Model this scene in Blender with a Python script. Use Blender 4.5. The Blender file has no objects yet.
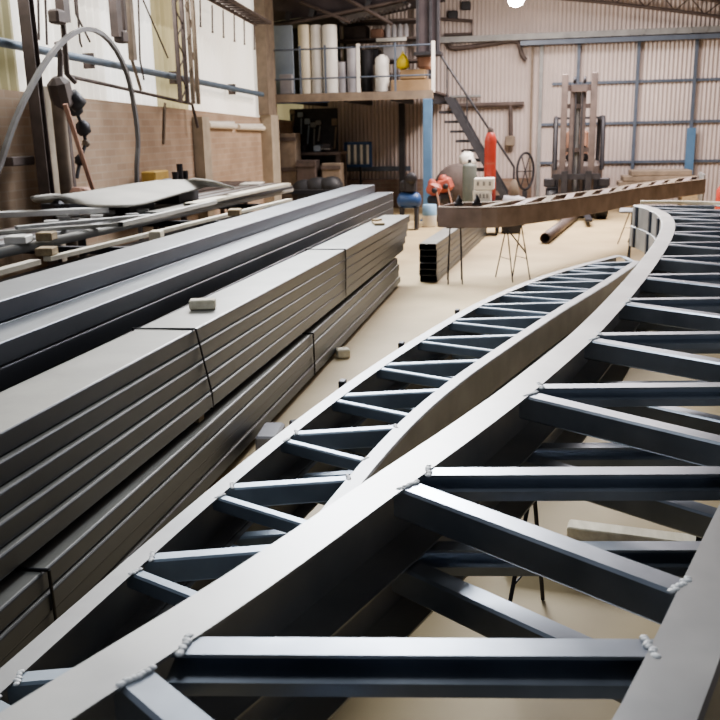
import bpy, bmesh, math, random
from mathutils import Vector as V, Matrix
random.seed(7)
C = bpy.context.scene.collection
PI = math.pi

# ------------------------------------------------------------------ camera frame
F, EYE = 890.0, 1.7
def _frame(vp=(545, 126), roll=-1.8):
    d = V((vp[0]-360, vp[1]-360, F)).normalized()
    r = math.radians(roll)
    u = V((-math.sin(r), -math.cos(r), 0)); u = (u - d*u.dot(d)).normalized()
    return d.cross(u), d, u
CX, CD, CU = _frame()
def _ray(px, py):
    c = V((px-360, py-360, F)); return V((CX.dot(c), CD.dot(c), CU.dot(c)))
def atz(px, py, z):
    r = _ray(px, py); return V((0, 0, EYE)) + r*((z-EYE)/r.z)
def aty(px, py, y):
    r = _ray(px, py); return V((0, 0, EYE)) + r*(y/r.y)
def atx(px, py, x):
    r = _ray(px, py); return V((0, 0, EYE)) + r*(x/r.x)
def camera():
    cd = bpy.data.cameras.new('camera'); co = bpy.data.objects.new('camera', cd); C.objects.link(co)
    w = lambda k: V((CX[k], CD[k], CU[k]))
    right, up, back = w(0), -w(1), -w(2)
    co.matrix_world = Matrix(((right.x, up.x, back.x, 0), (right.y, up.y, back.y, 0), (right.z, up.z, back.z, EYE), (0, 0, 0, 1)))
    cd.sensor_width = 36; cd.lens = F/720*36; cd.clip_start = .02; cd.clip_end = 200
    bpy.context.scene.camera = co
    return cd
cam = camera()

# ------------------------------------------------------------------ materials
def mat(name, col, rough=.6, metal=0., col2=None, scale=6., bump=0., stretch=(1, 1, 1), emit=0., detail=4., rvar=0., spec=.5):
    m = bpy.data.materials.new(name); m.use_nodes = True
    nt = m.node_tree; b = nt.nodes['Principled BSDF']; L = nt.links
    b.inputs['Roughness'].default_value = rough; b.inputs['Metallic'].default_value = metal
    b.inputs['Specular IOR Level'].default_value = spec
    tc = nt.nodes.new('ShaderNodeTexCoord'); mp = nt.nodes.new('ShaderNodeMapping')
    mp.inputs['Scale'].default_value = stretch
    L.new(tc.outputs['Object'], mp.inputs['Vector'])
    n = nt.nodes.new('ShaderNodeTexNoise'); n.inputs['Scale'].default_value = scale; n.inputs['Detail'].default_value = detail
    L.new(mp.outputs['Vector'], n.inputs['Vector'])
    cr = nt.nodes.new('ShaderNodeValToRGB')
    c2 = col2 or tuple(c*.75 for c in col)
    cr.color_ramp.elements[0].position = .32; cr.color_ramp.elements[0].color = (*c2, 1)
    cr.color_ramp.elements[1].position = .68; cr.color_ramp.elements[1].color = (*col, 1)
    L.new(n.outputs['Fac'], cr.inputs['Fac']); L.new(cr.outputs['Color'], b.inputs['Base Color'])
    if rvar:
        mr = nt.nodes.new('ShaderNodeMapRange'); mr.inputs['To Min'].default_value = max(.05, rough-rvar); mr.inputs['To Max'].default_value = min(1, rough+rvar)
        L.new(n.outputs['Fac'], mr.inputs['Value']); L.new(mr.outputs['Result'], b.inputs['Roughness'])
    if bump:
        bp = nt.nodes.new('ShaderNodeBump'); bp.inputs['Strength'].default_value = bump; bp.inputs['Distance'].default_value = .01
        L.new(n.outputs['Fac'], bp.inputs['Height']); L.new(bp.outputs['Normal'], b.inputs['Normal'])
    if emit:
        L.new(cr.outputs['Color'], b.inputs['Emission Color']); b.inputs['Emission Strength'].default_value = emit
    return m
def dusty(m, dust_light, metal=.25, lo=.6, hi=.95, rough=.5):
    """dusty and top-lit look: upward faces painted paler and duller, imitating overhead light"""
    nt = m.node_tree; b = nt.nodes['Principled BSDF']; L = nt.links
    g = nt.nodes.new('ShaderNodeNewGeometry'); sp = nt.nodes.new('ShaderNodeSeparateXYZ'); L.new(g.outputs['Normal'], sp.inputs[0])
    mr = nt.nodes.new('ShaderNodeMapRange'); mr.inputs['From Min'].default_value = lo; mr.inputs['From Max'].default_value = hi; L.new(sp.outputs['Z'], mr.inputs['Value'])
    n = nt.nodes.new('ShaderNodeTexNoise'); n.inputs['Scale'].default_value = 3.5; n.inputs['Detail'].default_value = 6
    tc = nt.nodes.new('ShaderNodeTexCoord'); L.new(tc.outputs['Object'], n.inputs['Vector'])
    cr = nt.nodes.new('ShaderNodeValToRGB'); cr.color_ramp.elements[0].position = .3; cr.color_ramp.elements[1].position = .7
    cr.color_ramp.elements[0].color = (*[c*.72 for c in dust_light], 1); cr.color_ramp.elements[1].color = (*dust_light, 1); L.new(n.outputs['Fac'], cr.inputs['Fac'])
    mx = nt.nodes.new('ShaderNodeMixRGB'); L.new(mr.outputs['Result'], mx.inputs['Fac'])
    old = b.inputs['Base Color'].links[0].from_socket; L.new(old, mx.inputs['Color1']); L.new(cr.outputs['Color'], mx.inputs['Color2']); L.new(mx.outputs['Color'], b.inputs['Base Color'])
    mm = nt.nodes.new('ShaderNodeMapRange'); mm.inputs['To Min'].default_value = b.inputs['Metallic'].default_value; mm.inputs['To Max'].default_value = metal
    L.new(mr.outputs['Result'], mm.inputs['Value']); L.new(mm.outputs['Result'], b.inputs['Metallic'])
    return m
def brick_mat(name, c1, c2, mortar, plane='yz'):
    m = bpy.data.materials.new(name); m.use_nodes = True
    nt = m.node_tree; b = nt.nodes['Principled BSDF']; L = nt.links
    tc = nt.nodes.new('ShaderNodeTexCoord'); sp = nt.nodes.new('ShaderNodeSeparateXYZ'); cb = nt.nodes.new('ShaderNodeCombineXYZ')
    L.new(tc.outputs['Object'], sp.inputs[0])
    L.new(sp.outputs['Y' if plane == 'yz' else 'X'], cb.inputs['X']); L.new(sp.outputs['Z'], cb.inputs['Y'])
    br = nt.nodes.new('ShaderNodeTexBrick'); br.inputs['Color1'].default_value = (*c1, 1); br.inputs['Color2'].default_value = (*c2, 1)
    br.inputs['Mortar'].default_value = (*mortar, 1); br.inputs['Scale'].default_value = 1
    br.inputs['Brick Width'].default_value = .27; br.inputs['Row Height'].default_value = .09; br.inputs['Mortar Size'].default_value = .009
    L.new(cb.outputs[0], br.inputs['Vector'])
    n = nt.nodes.new('ShaderNodeTexNoise'); n.inputs['Scale'].default_value = 1.6; n.inputs['Detail'].default_value = 5
    L.new(tc.outputs['Object'], n.inputs['Vector'])
    mx = nt.nodes.new('ShaderNodeMixRGB'); mx.blend_type = 'MULTIPLY'; mx.inputs['Fac'].default_value = .55
    cr = nt.nodes.new('ShaderNodeValToRGB'); cr.color_ramp.elements[0].position = .3; cr.color_ramp.elements[0].color = (.55, .5, .47, 1)
    cr.color_ramp.elements[1].position = .65; cr.color_ramp.elements[1].color = (1, 1, 1, 1)
    L.new(n.outputs['Fac'], cr.inputs['Fac']); L.new(br.outputs['Color'], mx.inputs['Color1']); L.new(cr.outputs['Color'], mx.inputs['Color2'])
    L.new(mx.outputs['Color'], b.inputs['Base Color']); b.inputs['Roughness'].default_value = .92
    return m

M = {}
M['floor'] = mat('concrete_floor', (.54, .43, .255), .62, 0, (.40, .31, .18), 1.1, .08, detail=8)
M['steel'] = mat('mill_steel', (.52, .56, .62), .31, .9, (.35, .385, .44), 5, .03, rvar=.07)
M['steel_dark'] = mat('dark_mill_steel', (.16, .18, .22), .36, .85, (.09, .105, .14), 5, .03, rvar=.08)
M['tube'] = dusty(mat('stored_tube_steel', (.15, .163, .185), .40, .75, (.10, .108, .125), 2.5, .03, (1, .35, 1), rvar=.08), (.31, .305, .28))  # tops painted paler than the sides, as if lit from above
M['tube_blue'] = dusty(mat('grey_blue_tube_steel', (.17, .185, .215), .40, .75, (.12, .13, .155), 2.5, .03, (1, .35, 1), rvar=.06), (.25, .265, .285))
M['chordtop'] = mat('bent_steel', (.50, .495, .48), .42, .78, (.36, .36, .36), 4, .03, rvar=.08)
M['weld'] = mat('weld_metal', (1, 1, .98), .5, 0., (.7, .7, .7), 60, .4)
M['rusty'] = mat('red_oxide_steel', (.33, .26, .25), .6, .15, (.2, .155, .15), 4, .05)
M['wood'] = mat('old_timber', (.42, .33, .21), .85, 0, (.26, .19, .11), 8, .15, (4, 1, 4))
M['palewood'] = mat('pale_timber', (.86, .79, .63), .8, 0, (.70, .63, .48), 8, .1, (4, 1, 4))
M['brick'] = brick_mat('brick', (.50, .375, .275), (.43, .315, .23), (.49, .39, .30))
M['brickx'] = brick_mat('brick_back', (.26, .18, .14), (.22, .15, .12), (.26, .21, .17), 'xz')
M['concrete'] = mat('pillar_concrete', (.50, .43, .34), .9, 0, (.36, .31, .24), 4, .1)
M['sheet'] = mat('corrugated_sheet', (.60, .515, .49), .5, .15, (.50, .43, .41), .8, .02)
M['translucent'] = mat('translucent_panel', (.93, .90, .83), .5, 0, (.80, .75, .66), .9, 0, (1, 1, .3), emit=.52)
M['translucent_b'] = mat('translucent_panel_clear', (.97, .96, .93), .5, 0, (.86, .84, .79), .9, 0, (1, 1, .3), emit=.72)
M['olive'] = mat('yellowed_panel', (.38, .345, .19), .6, 0, (.29, .26, .14), .9, 0, (1, 1, .3), emit=.12)
M['yellowed'] = mat('aged_panel', (.62, .56, .33), .6, 0, (.5, .44, .25), .9, 0, (1, 1, .3), emit=.3)
M['blue'] = mat('blue_paint', (.105, .20, .33), .5, 0, (.08, .16, .27), 5)
M['bluegrey'] = mat('blue_grey_paint', (.115, .14, .185), .5, .1, (.085, .105, .14), 5)
M['paleblue'] = mat('pale_blue_sheet', (.30, .36, .44), .6, 0, (.24, .29, .36), 3)
M['pipeblue'] = mat('dusty_blue_pipe', (.14, .19, .25), .5, .1, (.10, .14, .19), 4)
M['brown'] = mat('dirty_brown_steel', (.115, .088, .08), .7, .1, (.072, .055, .05), 6)
M['tan'] = mat('tan_dust', (.25, .20, .155), .8, 0, (.17, .135, .105), 6)
M['grey'] = mat('grey_paint', (.30, .30, .30), .6, .1, (.22, .22, .22), 5)
M['black'] = mat('black_rubber', (.018, .018, .022), .6, 0, (.01, .01, .012), 8)
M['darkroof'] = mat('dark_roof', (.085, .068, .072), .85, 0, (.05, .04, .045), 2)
M['hoopgrey'] = mat('dull_grey_bar', (.12, .12, .125), .5, .3, (.08, .075, .075), 4)
M['dark'] = mat('dark_greasy_metal', (.05, .048, .055), .55, .3, (.03, .03, .035), 8)
M['white'] = mat('white_plastic', (.82, .80, .76), .5, 0, (.72, .69, .64), 4)
M['cream'] = mat('cream_foam', (.80, .73, .58), .8, 0, (.70, .63, .49), 4)
M['yellow'] = mat('yellow_plastic', (.72, .58, .05), .55, 0, (.55, .43, .03), 6)
M['ochre'] = mat('ochre_plastic', (.52, .35, .10), .6, 0, (.4, .26, .07), 6)
M['card'] = mat('cardboard', (.34, .235, .14), .85, 0, (.27, .18, .10), 4)
M['red'] = mat('red_paint', (.46, .065, .045), .4, 0, (.36, .05, .035), 6)
M['orange'] = mat('orange_red_paint', (.45, .12, .085), .5, 0, (.32, .08, .055), 6)
M['drumblue'] = mat('light_blue_plastic', (.33, .52, .72), .5, 0, (.25, .42, .62), 4)
M['deepblue'] = mat('deep_blue_paint', (.035, .085, .22), .45, 0, (.025, .065, .17), 4)
M['sheetgrey'] = mat('dusty_flat_sheet', (.40, .385, .35), .75, .1, (.30, .29, .265), 1.5, .03)
M['steel_blue'] = mat('grey_blue_strut_steel', (.36, .42, .49), .42, .55, (.25, .295, .35), 5, .03, rvar=.06)
M['chord_grey'] = mat('grey_bent_steel', (.33, .33, .33), .45, .75, (.23, .23, .235), 4, .03, rvar=.07)
M['galv'] = mat('galvanised_sheet', (.52, .51, .48), .5, .35, (.40, .395, .375), 1.8, .03)
M['alu'] = mat('pale_aluminium', (.74, .74, .73), .45, .15, (.60, .60, .60), 6)
M['palebar'] = mat('pale_primed_bar', (.66, .62, .52), .6, .1, (.52, .48, .39), 5)
M['lamp'] = mat('lamp_glass', (1, .93, .86), .4, 0, (1, .9, .82), 3, emit=18.)
M['tubelight'] = mat('unlit_tube_glass', (.85, .80, .70), .35, 0, (.78, .72, .62), 3)
M['mastbrown'] = mat('forklift_mast_grey', (.17, .135, .125), .55, .3, (.11, .09, .085), 6)
M['skinpink'] = mat('pink_dusty_paint', (.42, .24, .17), .7, 0, (.32, .18, .13), 6)
M['greygreen'] = mat('grey_green_paint', (.17, .19, .17), .55, .1, (.12, .14, .125), 5)
M['foamgrey'] = mat('grey_roll', (.40, .39, .41), .7, 0, (.3, .29, .31), 4)

# ------------------------------------------------------------------ mesh builder (world coordinates)
ORG = {}
class MB:
    def __init__(s): s.v = []; s.f = []; s.sm = []
    def add(s, vs, fs, smooth=False):
        o = len(s.v); s.v += [V(p) for p in vs]
        for f in fs: s.f.append(tuple(i+o for i in f)); s.sm.append(smooth)
        return s
    def box(s, c, d, rz=0., rx=0., ry=0., bev=0.):
        m = Matrix.Rotation(rz, 3, 'Z') @ Matrix.Rotation(ry, 3, 'Y') @ Matrix.Rotation(rx, 3, 'X'); c = V(c)
        a, b, h = d[0]/2, d[1]/2, d[2]/2
        if not bev:
            pts = [(-a,-b,-h),(a,-b,-h),(a,b,-h),(-a,b,-h),(-a,-b,h),(a,-b,h),(a,b,h),(-a,b,h)]
            return s.add([c+m@V(p) for p in pts], [(0,3,2,1),(4,5,6,7),(0,1,5,4),(1,2,6,5),(2,3,7,6),(3,0,4,7)])
        e = min(bev, a*.9, b*.9, h*.9)
        rings = []
        for z, q in ((-h, e), (-h+e, 0), (h-e, 0), (h, e)):
            x, y = a-q, b-q; k = e if q == 0 else e*.5
            rings.append([(x-k,-y,z),(x,-y+k,z),(x,y-k,z),(x-k,y,z),(-x+k,y,z),(-x,y-k,z),(-x,-y+k,z),(-x+k,-y,z)])
        vs = [c+m@V(p) for r in rings for p in r]; fs = [tuple(reversed(range(8))), tuple(range(24, 32))]
        for i in range(3):
            for j in range(8): k = (j+1) % 8; fs.append((i*8+j, i*8+k, i*8+8+k, i*8+8+j))
        return s.add(vs, fs)
    def tube(s, pts, r, n=10, cap=True, r2=None):
        pts = [V(p) for p in pts]; N = len(pts); vs = []
        t0 = (pts[1]-pts[0]).normalized(); ref = V((0, 0, 1)) if abs(t0.z) < .9 else V((1, 0, 0))
        for i, p in enumerate(pts):
            t = (pts[min(i+1, N-1)]-pts[max(i-1, 0)]).normalized()
            a = t.cross(ref); a = a.normalized() if a.length > 1e-4 else V((1, 0, 0)); b = a.cross(t).normalized(); ref = b
            rr = r if r2 is None else r+(r2-r)*i/(N-1)
            vs += [p+(a*math.cos(2*PI*k/n)+b*math.sin(2*PI*k/n))*rr for k in range(n)]
        fs = []
        for i in range(N-1):
            for k in range(n): j = (k+1) % n; fs.append((i*n+k, i*n+n+k, i*n+n+j, i*n+j))
        s.add(vs, fs, True)
        if cap: s.add(vs[:n]+vs[-n:], [tuple(range(n)), tuple(reversed(range(n, 2*n)))])
        return s
    def pipe(s, p, q, r, t=.006, n=16):                       # open-ended hollow pipe
        p, q = V(p), V(q); d = (q-p).normalized(); a = d.cross(V((0, 0, 1))).normalized(); b = a.cross(d)
        ring = lambda c, rr: [c+(a*math.cos(2*PI*k/n)+b*math.sin(2*PI*k/n))*rr for k in range(n)]
        vs = ring(p, r)+ring(q, r)+ring(q, r-t)+ring(p, r-t); fs = []
        for i in range(4):
            for k in range(n): j = (k+1) % n; fs.append((i*n+k, ((i+1) % 4)*n+k, ((i+1) % 4)*n+j, i*n+j))
        return s.add(vs, fs, True)
    def lathe(s, base, prof, n=20, ax=V((0, 0, 1))):
        base = V(base); ax = V(ax).normalized(); a = ax.orthogonal().normalized(); b = ax.cross(a); vs = []
        for r, z in prof: vs += [base+ax*z+(a*math.cos(2*PI*k/n)+b*math.sin(2*PI*k/n))*r for k in range(n)]
        fs = []; m = len(prof)
        for i in range(m-1):
            for k in range(n): j = (k+1) % n; fs.append((i*n+k, i*n+j, i*n+n+j, i*n+n+k))
        s.add(vs, fs, True)
        return s.add(vs[:n]+vs[-n:], [tuple(reversed(range(n))), tuple(range(n, 2*n))])
    def sweep(s, pts, sec, smooth=False):                     # section (lateral to the left, up) along a path
        pts = [V(p) for p in pts]; N = len(pts); n = len(sec); vs = []
        for i, p in enumerate(pts):
            t = pts[min(i+1, N-1)]-pts[max(i-1, 0)]; t.normalize()
            l = V((-t.y, t.x, 0)).normalized(); up = t.cross(l)
            vs += [p+l*a+up*b for a, b in sec]
        fs = []
        for i in range(N-1):
            for k in range(n): j = (k+1) % n; fs.append((i*n+k, i*n+j, i*n+n+j, i*n+n+k))
        s.add(vs, fs, smooth)
        return s.add(vs[:n]+vs[-n:], [tuple(range(n)), tuple(reversed(range(n, 2*n)))])
    def rect_tube(s, p, q, w, h, t=.004, r=.010):             # hollow rectangular tube, p/q = centre of the underside
        p, q = V(p), V(q); d = (q-p).normalized(); l = V((-d.y, d.x, 0)).normalized(); up = V((0, 0, 1))
        def loop(w, h, r, off):
            o = []
            for cx, cz, a0 in ((w/2-r, h/2-r, 0), (-w/2+r, h/2-r, 90), (-w/2+r, -h/2+r, 180), (w/2-r, -h/2+r, 270)):
                for k in range(4): a = math.radians(a0+30*k); o.append((cx+r*math.cos(a), cz+r*math.sin(a)+off))
            return o
        A, B = loop(w, h, r, h/2), loop(w-2*t, h-2*t, max(r-t, .002), h/2); n = len(A)
        mk = lambda c, L: [c+l*a+up*b for a, b in L]
        vs = mk(p, A)+mk(q, A)+mk(q, B)+mk(p, B); fs = []; 
        for i in range(4):
            for k in range(n): j = (k+1) % n; fs.append((i*n+k, i*n+j, ((i+1) % 4)*n+j, ((i+1) % 4)*n+k))
        return s.add(vs, fs)
    def build(s, name, m, parent=None, loc=None):
        if parent is not None: o0 = ORG[parent.name]
        elif loc is not None: o0 = V(loc)
        else:
            xs = [p.x for p in s.v]; ys = [p.y for p in s.v]
            o0 = V(((min(xs)+max(xs))/2, (min(ys)+max(ys))/2, min(p.z for p in s.v)))
        me = bpy.data.meshes.new(name); me.from_pydata([p-o0 for p in s.v], [], s.f)
        me.polygons.foreach_set('use_smooth', s.sm)
        bm = bmesh.new(); bm.from_mesh(me); bmesh.ops.recalc_face_normals(bm, faces=bm.faces); bm.to_mesh(me); bm.free()
        me.materials.append(M[m] if isinstance(m, str) else m)
        o = bpy.data.objects.new(name, me); C.objects.link(o)
        if parent is not None: o.parent = parent
        else: o.location = o0
        ORG[o.name] = o0
        return o
def tag(o, label=None, cat=None, group=None, kind=None):
    if label: o['label'] = label
    if cat: o['category'] = cat
    if group: o['group'] = group
    if kind: o['kind'] = kind
    return o
def thing(name, loc, label, cat, group=None):
    o = bpy.data.objects.new(name, None); C.objects.link(o); o.location = loc; ORG[o.name] = V(loc)
    o.empty_display_size = .1
    return tag(o, label, cat, group)
def struct(name, mb, m, parent=None):
    o = mb.build(name, m, parent)
    if parent is None: o['kind'] = 'structure'
    return o
def copy_tree(o, dloc, parent=None):
    if o.name.startswith('weld_bead') or o.name.startswith('lug'): return
    c = o.copy(); C.objects.link(c)
    if parent is not None: c.parent = parent
    else: c.location = o.location+V(dloc)
    ORG[c.name] = ORG[o.name]+V(dloc)
    for ch in list(o.children): copy_tree(ch, dloc, c)
    return c
def csec(w, h, t=.005, side=1, ch=.006):                      # channel section: web on the +side, open on the other
    S = [(w/2, ch), (w/2, h-ch), (w/2-ch, h), (-w/2, h), (-w/2, h-t), (w/2-t, h-t), (w/2-t, t), (-w/2, t), (-w/2, 0), (w/2-ch, 0)]
    return S if side > 0 else [(-a, b) for a, b in S]
ZSEC = [(.025, .0), (.025, .056), (-.022, .056), (-.022, .050), (.019, .050), (.019, .028), (-.052, .028), (-.052, .006), (-.047, .006), (-.047, .023), (.019, .023), (.019, 0)]   # strut with a stepped lower flange
def rsec(w, h): return [(w/2, 0), (w/2, h), (-w/2, h), (-w/2, 0)]
def spline(pts, step=.12):
    pts = [V(p) for p in pts]; out = []
    for i in range(len(pts)-1):
        p0, p1, p2, p3 = pts[max(i-1, 0)], pts[i], pts[i+1], pts[min(i+2, len(pts)-1)]
        n = max(2, int((p2-p1).length/step))
        for k in range(n):
            t = k/n
            out.append(.5*((2*p1)+(p2-p0)*t+(2*p0-5*p1+4*p2-p3)*t*t+(3*p1-p0-3*p2+p3)*t**3))
    return out+[pts[-1]]
def offset(path, d):                                          # d > 0 to the left of the direction of travel
    o = []
    for i, p in enumerate(path):
        t = path[min(i+1, len(path)-1)]-path[max(i-1, 0)]; n = V((-t.y, t.x, 0)).normalized(); o.append(p+n*d)
    return o
def on(path, y):
    for a, b in zip(path, path[1:]):
        if a.y <= y <= b.y: return a.lerp(b, (y-a.y)/max(1e-6, b.y-a.y))
    return path[0] if y < path[0].y else path[-1]
def p2(l, z): return [V((x, y, z)) for x, y in l]

# ================================================================== THE SHELL
WX, BY = -5.25, 20.0                                          # wall planes
struct('floor', MB().box((0, 8, -.05), (16, 32, .1)), 'floor')
# left wall: brick base with panels above
btop = lambda y: 2.13-.0233*(y-9.3)
mb = MB()
ya, yb = 2.0, BY
mb.add([(WX, ya, 0), (WX, yb, 0), (WX, yb, btop(yb)), (WX, ya, btop(ya)), (WX-.2, ya, 0), (WX-.2, yb, 0), (WX-.2, yb, btop(yb)), (WX-.2, ya, btop(ya))],
       [(0, 1, 2, 3), (4, 7, 6, 5), (3, 2, 6, 7), (0, 3, 7, 4), (1, 5, 6, 2), (0, 4, 5, 1)])
struct('wall_left', mb, 'brick')
def corr(p0, p1, z0f, z1f, pitch=.12, amp=.018, nrm=(1, 0)):
    """vertical corrugated sheet from p0 to p1 (xy), z from z0f(t) to z1f(t)"""
    a, b = V((*p0, 0)), V((*p1, 0)); L = (b-a).length; n = max(2, int(L/pitch*2)); m = MB(); vs = []
    for i in range(n+1):
        t = i/n; o = amp if i % 2 else -amp; p = a.lerp(b, t)+V((nrm[0]*o, nrm[1]*o, 0))
        vs += [(p.x, p.y, z0f(t)), (p.x, p.y, z1f(t))]
    return m.add(vs, [(2*i, 2*i+2, 2*i+3, 2*i+1) for i in range(n)])
k = 0
yy = lambda px: atx(px, 90, WX).y
for pa, pb, mm in ((-160, 26, 'olive'), (26, 112, 'translucent'), (112, 161, 'translucent_b'), (161, 192, 'yellowed'), (192, 262, 'translucent'), (262, 306, 'yellowed')):
    y0, y1 = yy(pa), min(yy(pb), BY); k += 1
    o = corr((WX-.06, y0), (WX-.06, y1), lambda t: btop(y0+(y1-y0)*t), lambda t: 5.6, .16, .012)
    struct('window_%d' % k, o, mm)
# back wall
struct('wall_back', corr((WX-.2, BY), (7.5, BY), lambda t: 0, lambda t: 5.6, .085, .013, (0, 1)), 'sheet')
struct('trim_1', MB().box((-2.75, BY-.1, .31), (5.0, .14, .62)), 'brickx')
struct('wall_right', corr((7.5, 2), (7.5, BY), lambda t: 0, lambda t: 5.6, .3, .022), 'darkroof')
# ceiling: two slopes of dark sheet
mb = MB()
mb.add([(WX-.3, 2, 5.3), (1.1, 2, 6.6), (7.6, 2, 5.3), (WX-.3, BY+.1, 5.3), (1.1, BY+.1, 6.6), (7.6, BY+.1, 5.3)], [(0, 1, 4, 3), (1, 2, 5, 4)])
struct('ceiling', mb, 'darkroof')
mb = MB().add([(WX-.2, BY+.06, 5.3), (1.1, BY+.06, 6.6), (7.5, BY+.06, 5.3)], [(0, 1, 2)])
struct('wall_back_gable', mb, 'sheet')

# sliding door in the back wall: rails and uprights
d = thing('door_1', (3, BY-.1, 0), None, None); d['kind'] = 'structure'
dy = BY-.07
xl = aty(540, 80, dy).x
struct('door_sheet', corr((xl, BY-.035), (7.4, BY-.035), lambda t: .02, lambda t: 3.42, .085, .010, (0, 1)), 'sheet', d)
for py, hh in ((83, .055), (124, .055), (163, .055)):
    z = aty(620, py-1, dy).z
    mb = MB()
    if py == 83: mb.box(((xl+.25+7.4)/2, dy, z), (7.4-xl-.25, .05, hh))
    else: mb.box(((xl+7.4)/2, dy, z), (7.4-xl, .05, hh))
    struct('door_rail', mb, 'bluegrey', d)
for px in (577, 636, 693):
    x = aty(px, 100, dy-.05).x
    struct('door_upright', MB().box((x, dy-.05, 1.71), (.065, .05, 3.42)), 'bluegrey', d)
x = aty(690, 150, dy-.11).x
struct('door_stiffener', MB().box((x, dy-.11, .98), (.17, .06, 1.25)), 'blue', d)
struct('door_edge', MB().box((xl+.02, dy, 1.71), (.07, .06, 3.42)), 'grey', d)
# head beam above the door
t_ = thing('door_head_beam', (2, BY-.2, 3.4), 'long grey steel beam with dark lower track above the sliding door', 'beam')
zb = aty(600, 37, BY-.2).z
MB().box((2.3, BY-.2, zb+.06), (10.2, .12, .12)).build('beam_face', 'grey', t_)
MB().box((3.4, BY-.24, zb-.07), (7.9, .16, .09)).build('track', 'bluegrey', t_)
mb = MB()
for i in range(34): mb.box((-2.6+i*.3, BY-.27, zb+.06), (.02, .02, .12), ry=.5 if i % 2 else -.5)
mb.build('lacing', 'grey', t_)
# roof arch truss against the gable
t_ = thing('arched_roof_truss', (2.5, BY-.4, 3.9), 'dark lattice roof truss curving down at the top of the back wall', 'roof truss')
ar = [aty(px, py, BY-.4) for px, py in ((470, -8), (540, -3), (600, 2), (660, 9), (720, 17), (790, 30))]
ar = spline(ar, .25)
for dz in (0, .28): MB().tube([p+V((0, 0, dz)) for p in ar], .035, 6).build('chord', 'brown', t_)
mb = MB()
for i in range(len(ar)-1): mb.tube([ar[i]+V((0, 0, .28 if i % 2 else 0)), ar[i+1]+V((0, 0, 0 if i % 2 else .28))], .014, 5)
mb.build('lacing', 'brown', t_)

# pillars of the left wall
y = yy(194)
struct('trim_2', MB().box((WX+.08, y, .97), (.16, .3, 1.94)), 'concrete')
struct('trim_3', MB().box((WX+.1, yy(263), 1.0), (.22, .5, 2.0)), 'concrete')
struct('trim_4', MB().box((WX+.1, yy(262), 3.8), (.2, .55, 3.6)), 'tan')
struct('trim_5', MB().box((WX+.08, yy(36), 1.1), (.2, .3, 2.2)), 'concrete')

# ================================================================== STACKED TUBES
def rtube(p, q, w, h, m, label, group):
    return tag(MB().rect_tube(p, q, w, h).build('rectangular_steel_tube', m), label, 'steel tube', group)
ORD = ['topmost', 'second', 'third', 'fourth', 'fifth', 'sixth']
W1 = .30
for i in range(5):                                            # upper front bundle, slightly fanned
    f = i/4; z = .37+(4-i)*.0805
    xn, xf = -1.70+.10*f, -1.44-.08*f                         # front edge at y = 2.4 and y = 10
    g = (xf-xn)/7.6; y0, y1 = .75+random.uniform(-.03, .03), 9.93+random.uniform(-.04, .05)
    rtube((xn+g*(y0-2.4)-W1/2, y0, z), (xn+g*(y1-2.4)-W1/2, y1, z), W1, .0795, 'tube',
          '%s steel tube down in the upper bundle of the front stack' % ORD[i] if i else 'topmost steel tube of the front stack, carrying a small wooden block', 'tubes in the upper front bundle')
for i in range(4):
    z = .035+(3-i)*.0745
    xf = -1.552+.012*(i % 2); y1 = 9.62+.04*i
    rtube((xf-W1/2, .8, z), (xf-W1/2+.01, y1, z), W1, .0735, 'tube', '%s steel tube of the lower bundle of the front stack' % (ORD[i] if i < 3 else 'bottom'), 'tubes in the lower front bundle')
for y, w_ in ((1.6, 'nearest the camera'), (3.9, 'second from the near end'), (6.5, 'third from the near end'), (9.2, 'at the far end')):
    tag(MB().box((-1.72, y, .3515), (.24, .07, .033), bev=.003).build('timber_spacer', 'wood'), 'thin timber spacer between front stack bundles, %s' % w_, 'timber spacer', 'spacers between the front bundles')
    tag(MB().box((-1.72, y+.1, .016), (.28, .08, .032), bev=.003).build('timber_bearer', 'wood'), 'timber bearer on the floor under the front stack, %s' % w_, 'timber bearer', 'bearers under the front stack')
# straps round the bundles
def strap(y, z0, z1, xf, w, label, lean=0.):
    a, b = xf+.004, xf-w-.004
    pts = [(a+lean, y, z1+.004), (b, y-.02, z1+.004), (b, y-.02, z0+.01), (a-.0, y+.01, z0+.01), (a+lean, y, z1+.004)]
    return tag(MB().tube(pts, .006, 6).build('strapping_wire', 'black'), label, 'strapping')
def fx(y, f): xn, xf = -1.70+.10*f, -1.44-.08*f; return xn+(xf-xn)/7.6*(y-2.4)
for py_, lab in ((atz(194, 330, .77).y, 'dark wire strap round the upper front bundle near the wooden block'), (atz(354, 250, .77).y, 'dark wire strap round the upper front bundle toward its far end')):
    a, b = fx(py_, 0)+.006, fx(py_, 1)+.012
    pts = [(a, py_, .776), (a-.32, py_-.02, .776), (b-.34, py_-.02, .372), (b, py_, .372)]
    for i in (4, 3, 2, 1): pts.append((max(fx(py_, (i-1)/4), fx(py_, i/4))+.008, py_, .37+(4-i)*.0805+.08))
    pts.append(pts[0])
    tag(MB().tube(pts, .005, 6).build('strapping_wire', 'black'), lab, 'strapping')
for px, py, lab in ((60, 565, 'dark wire strap round the lower front bundle at its near part'), (320, 360, 'dark wire strap round the lower front bundle toward its far part')):
    y = atx(px, py, -1.49).y; strap(y, .03, .334, -1.536, .318, lab)
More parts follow.
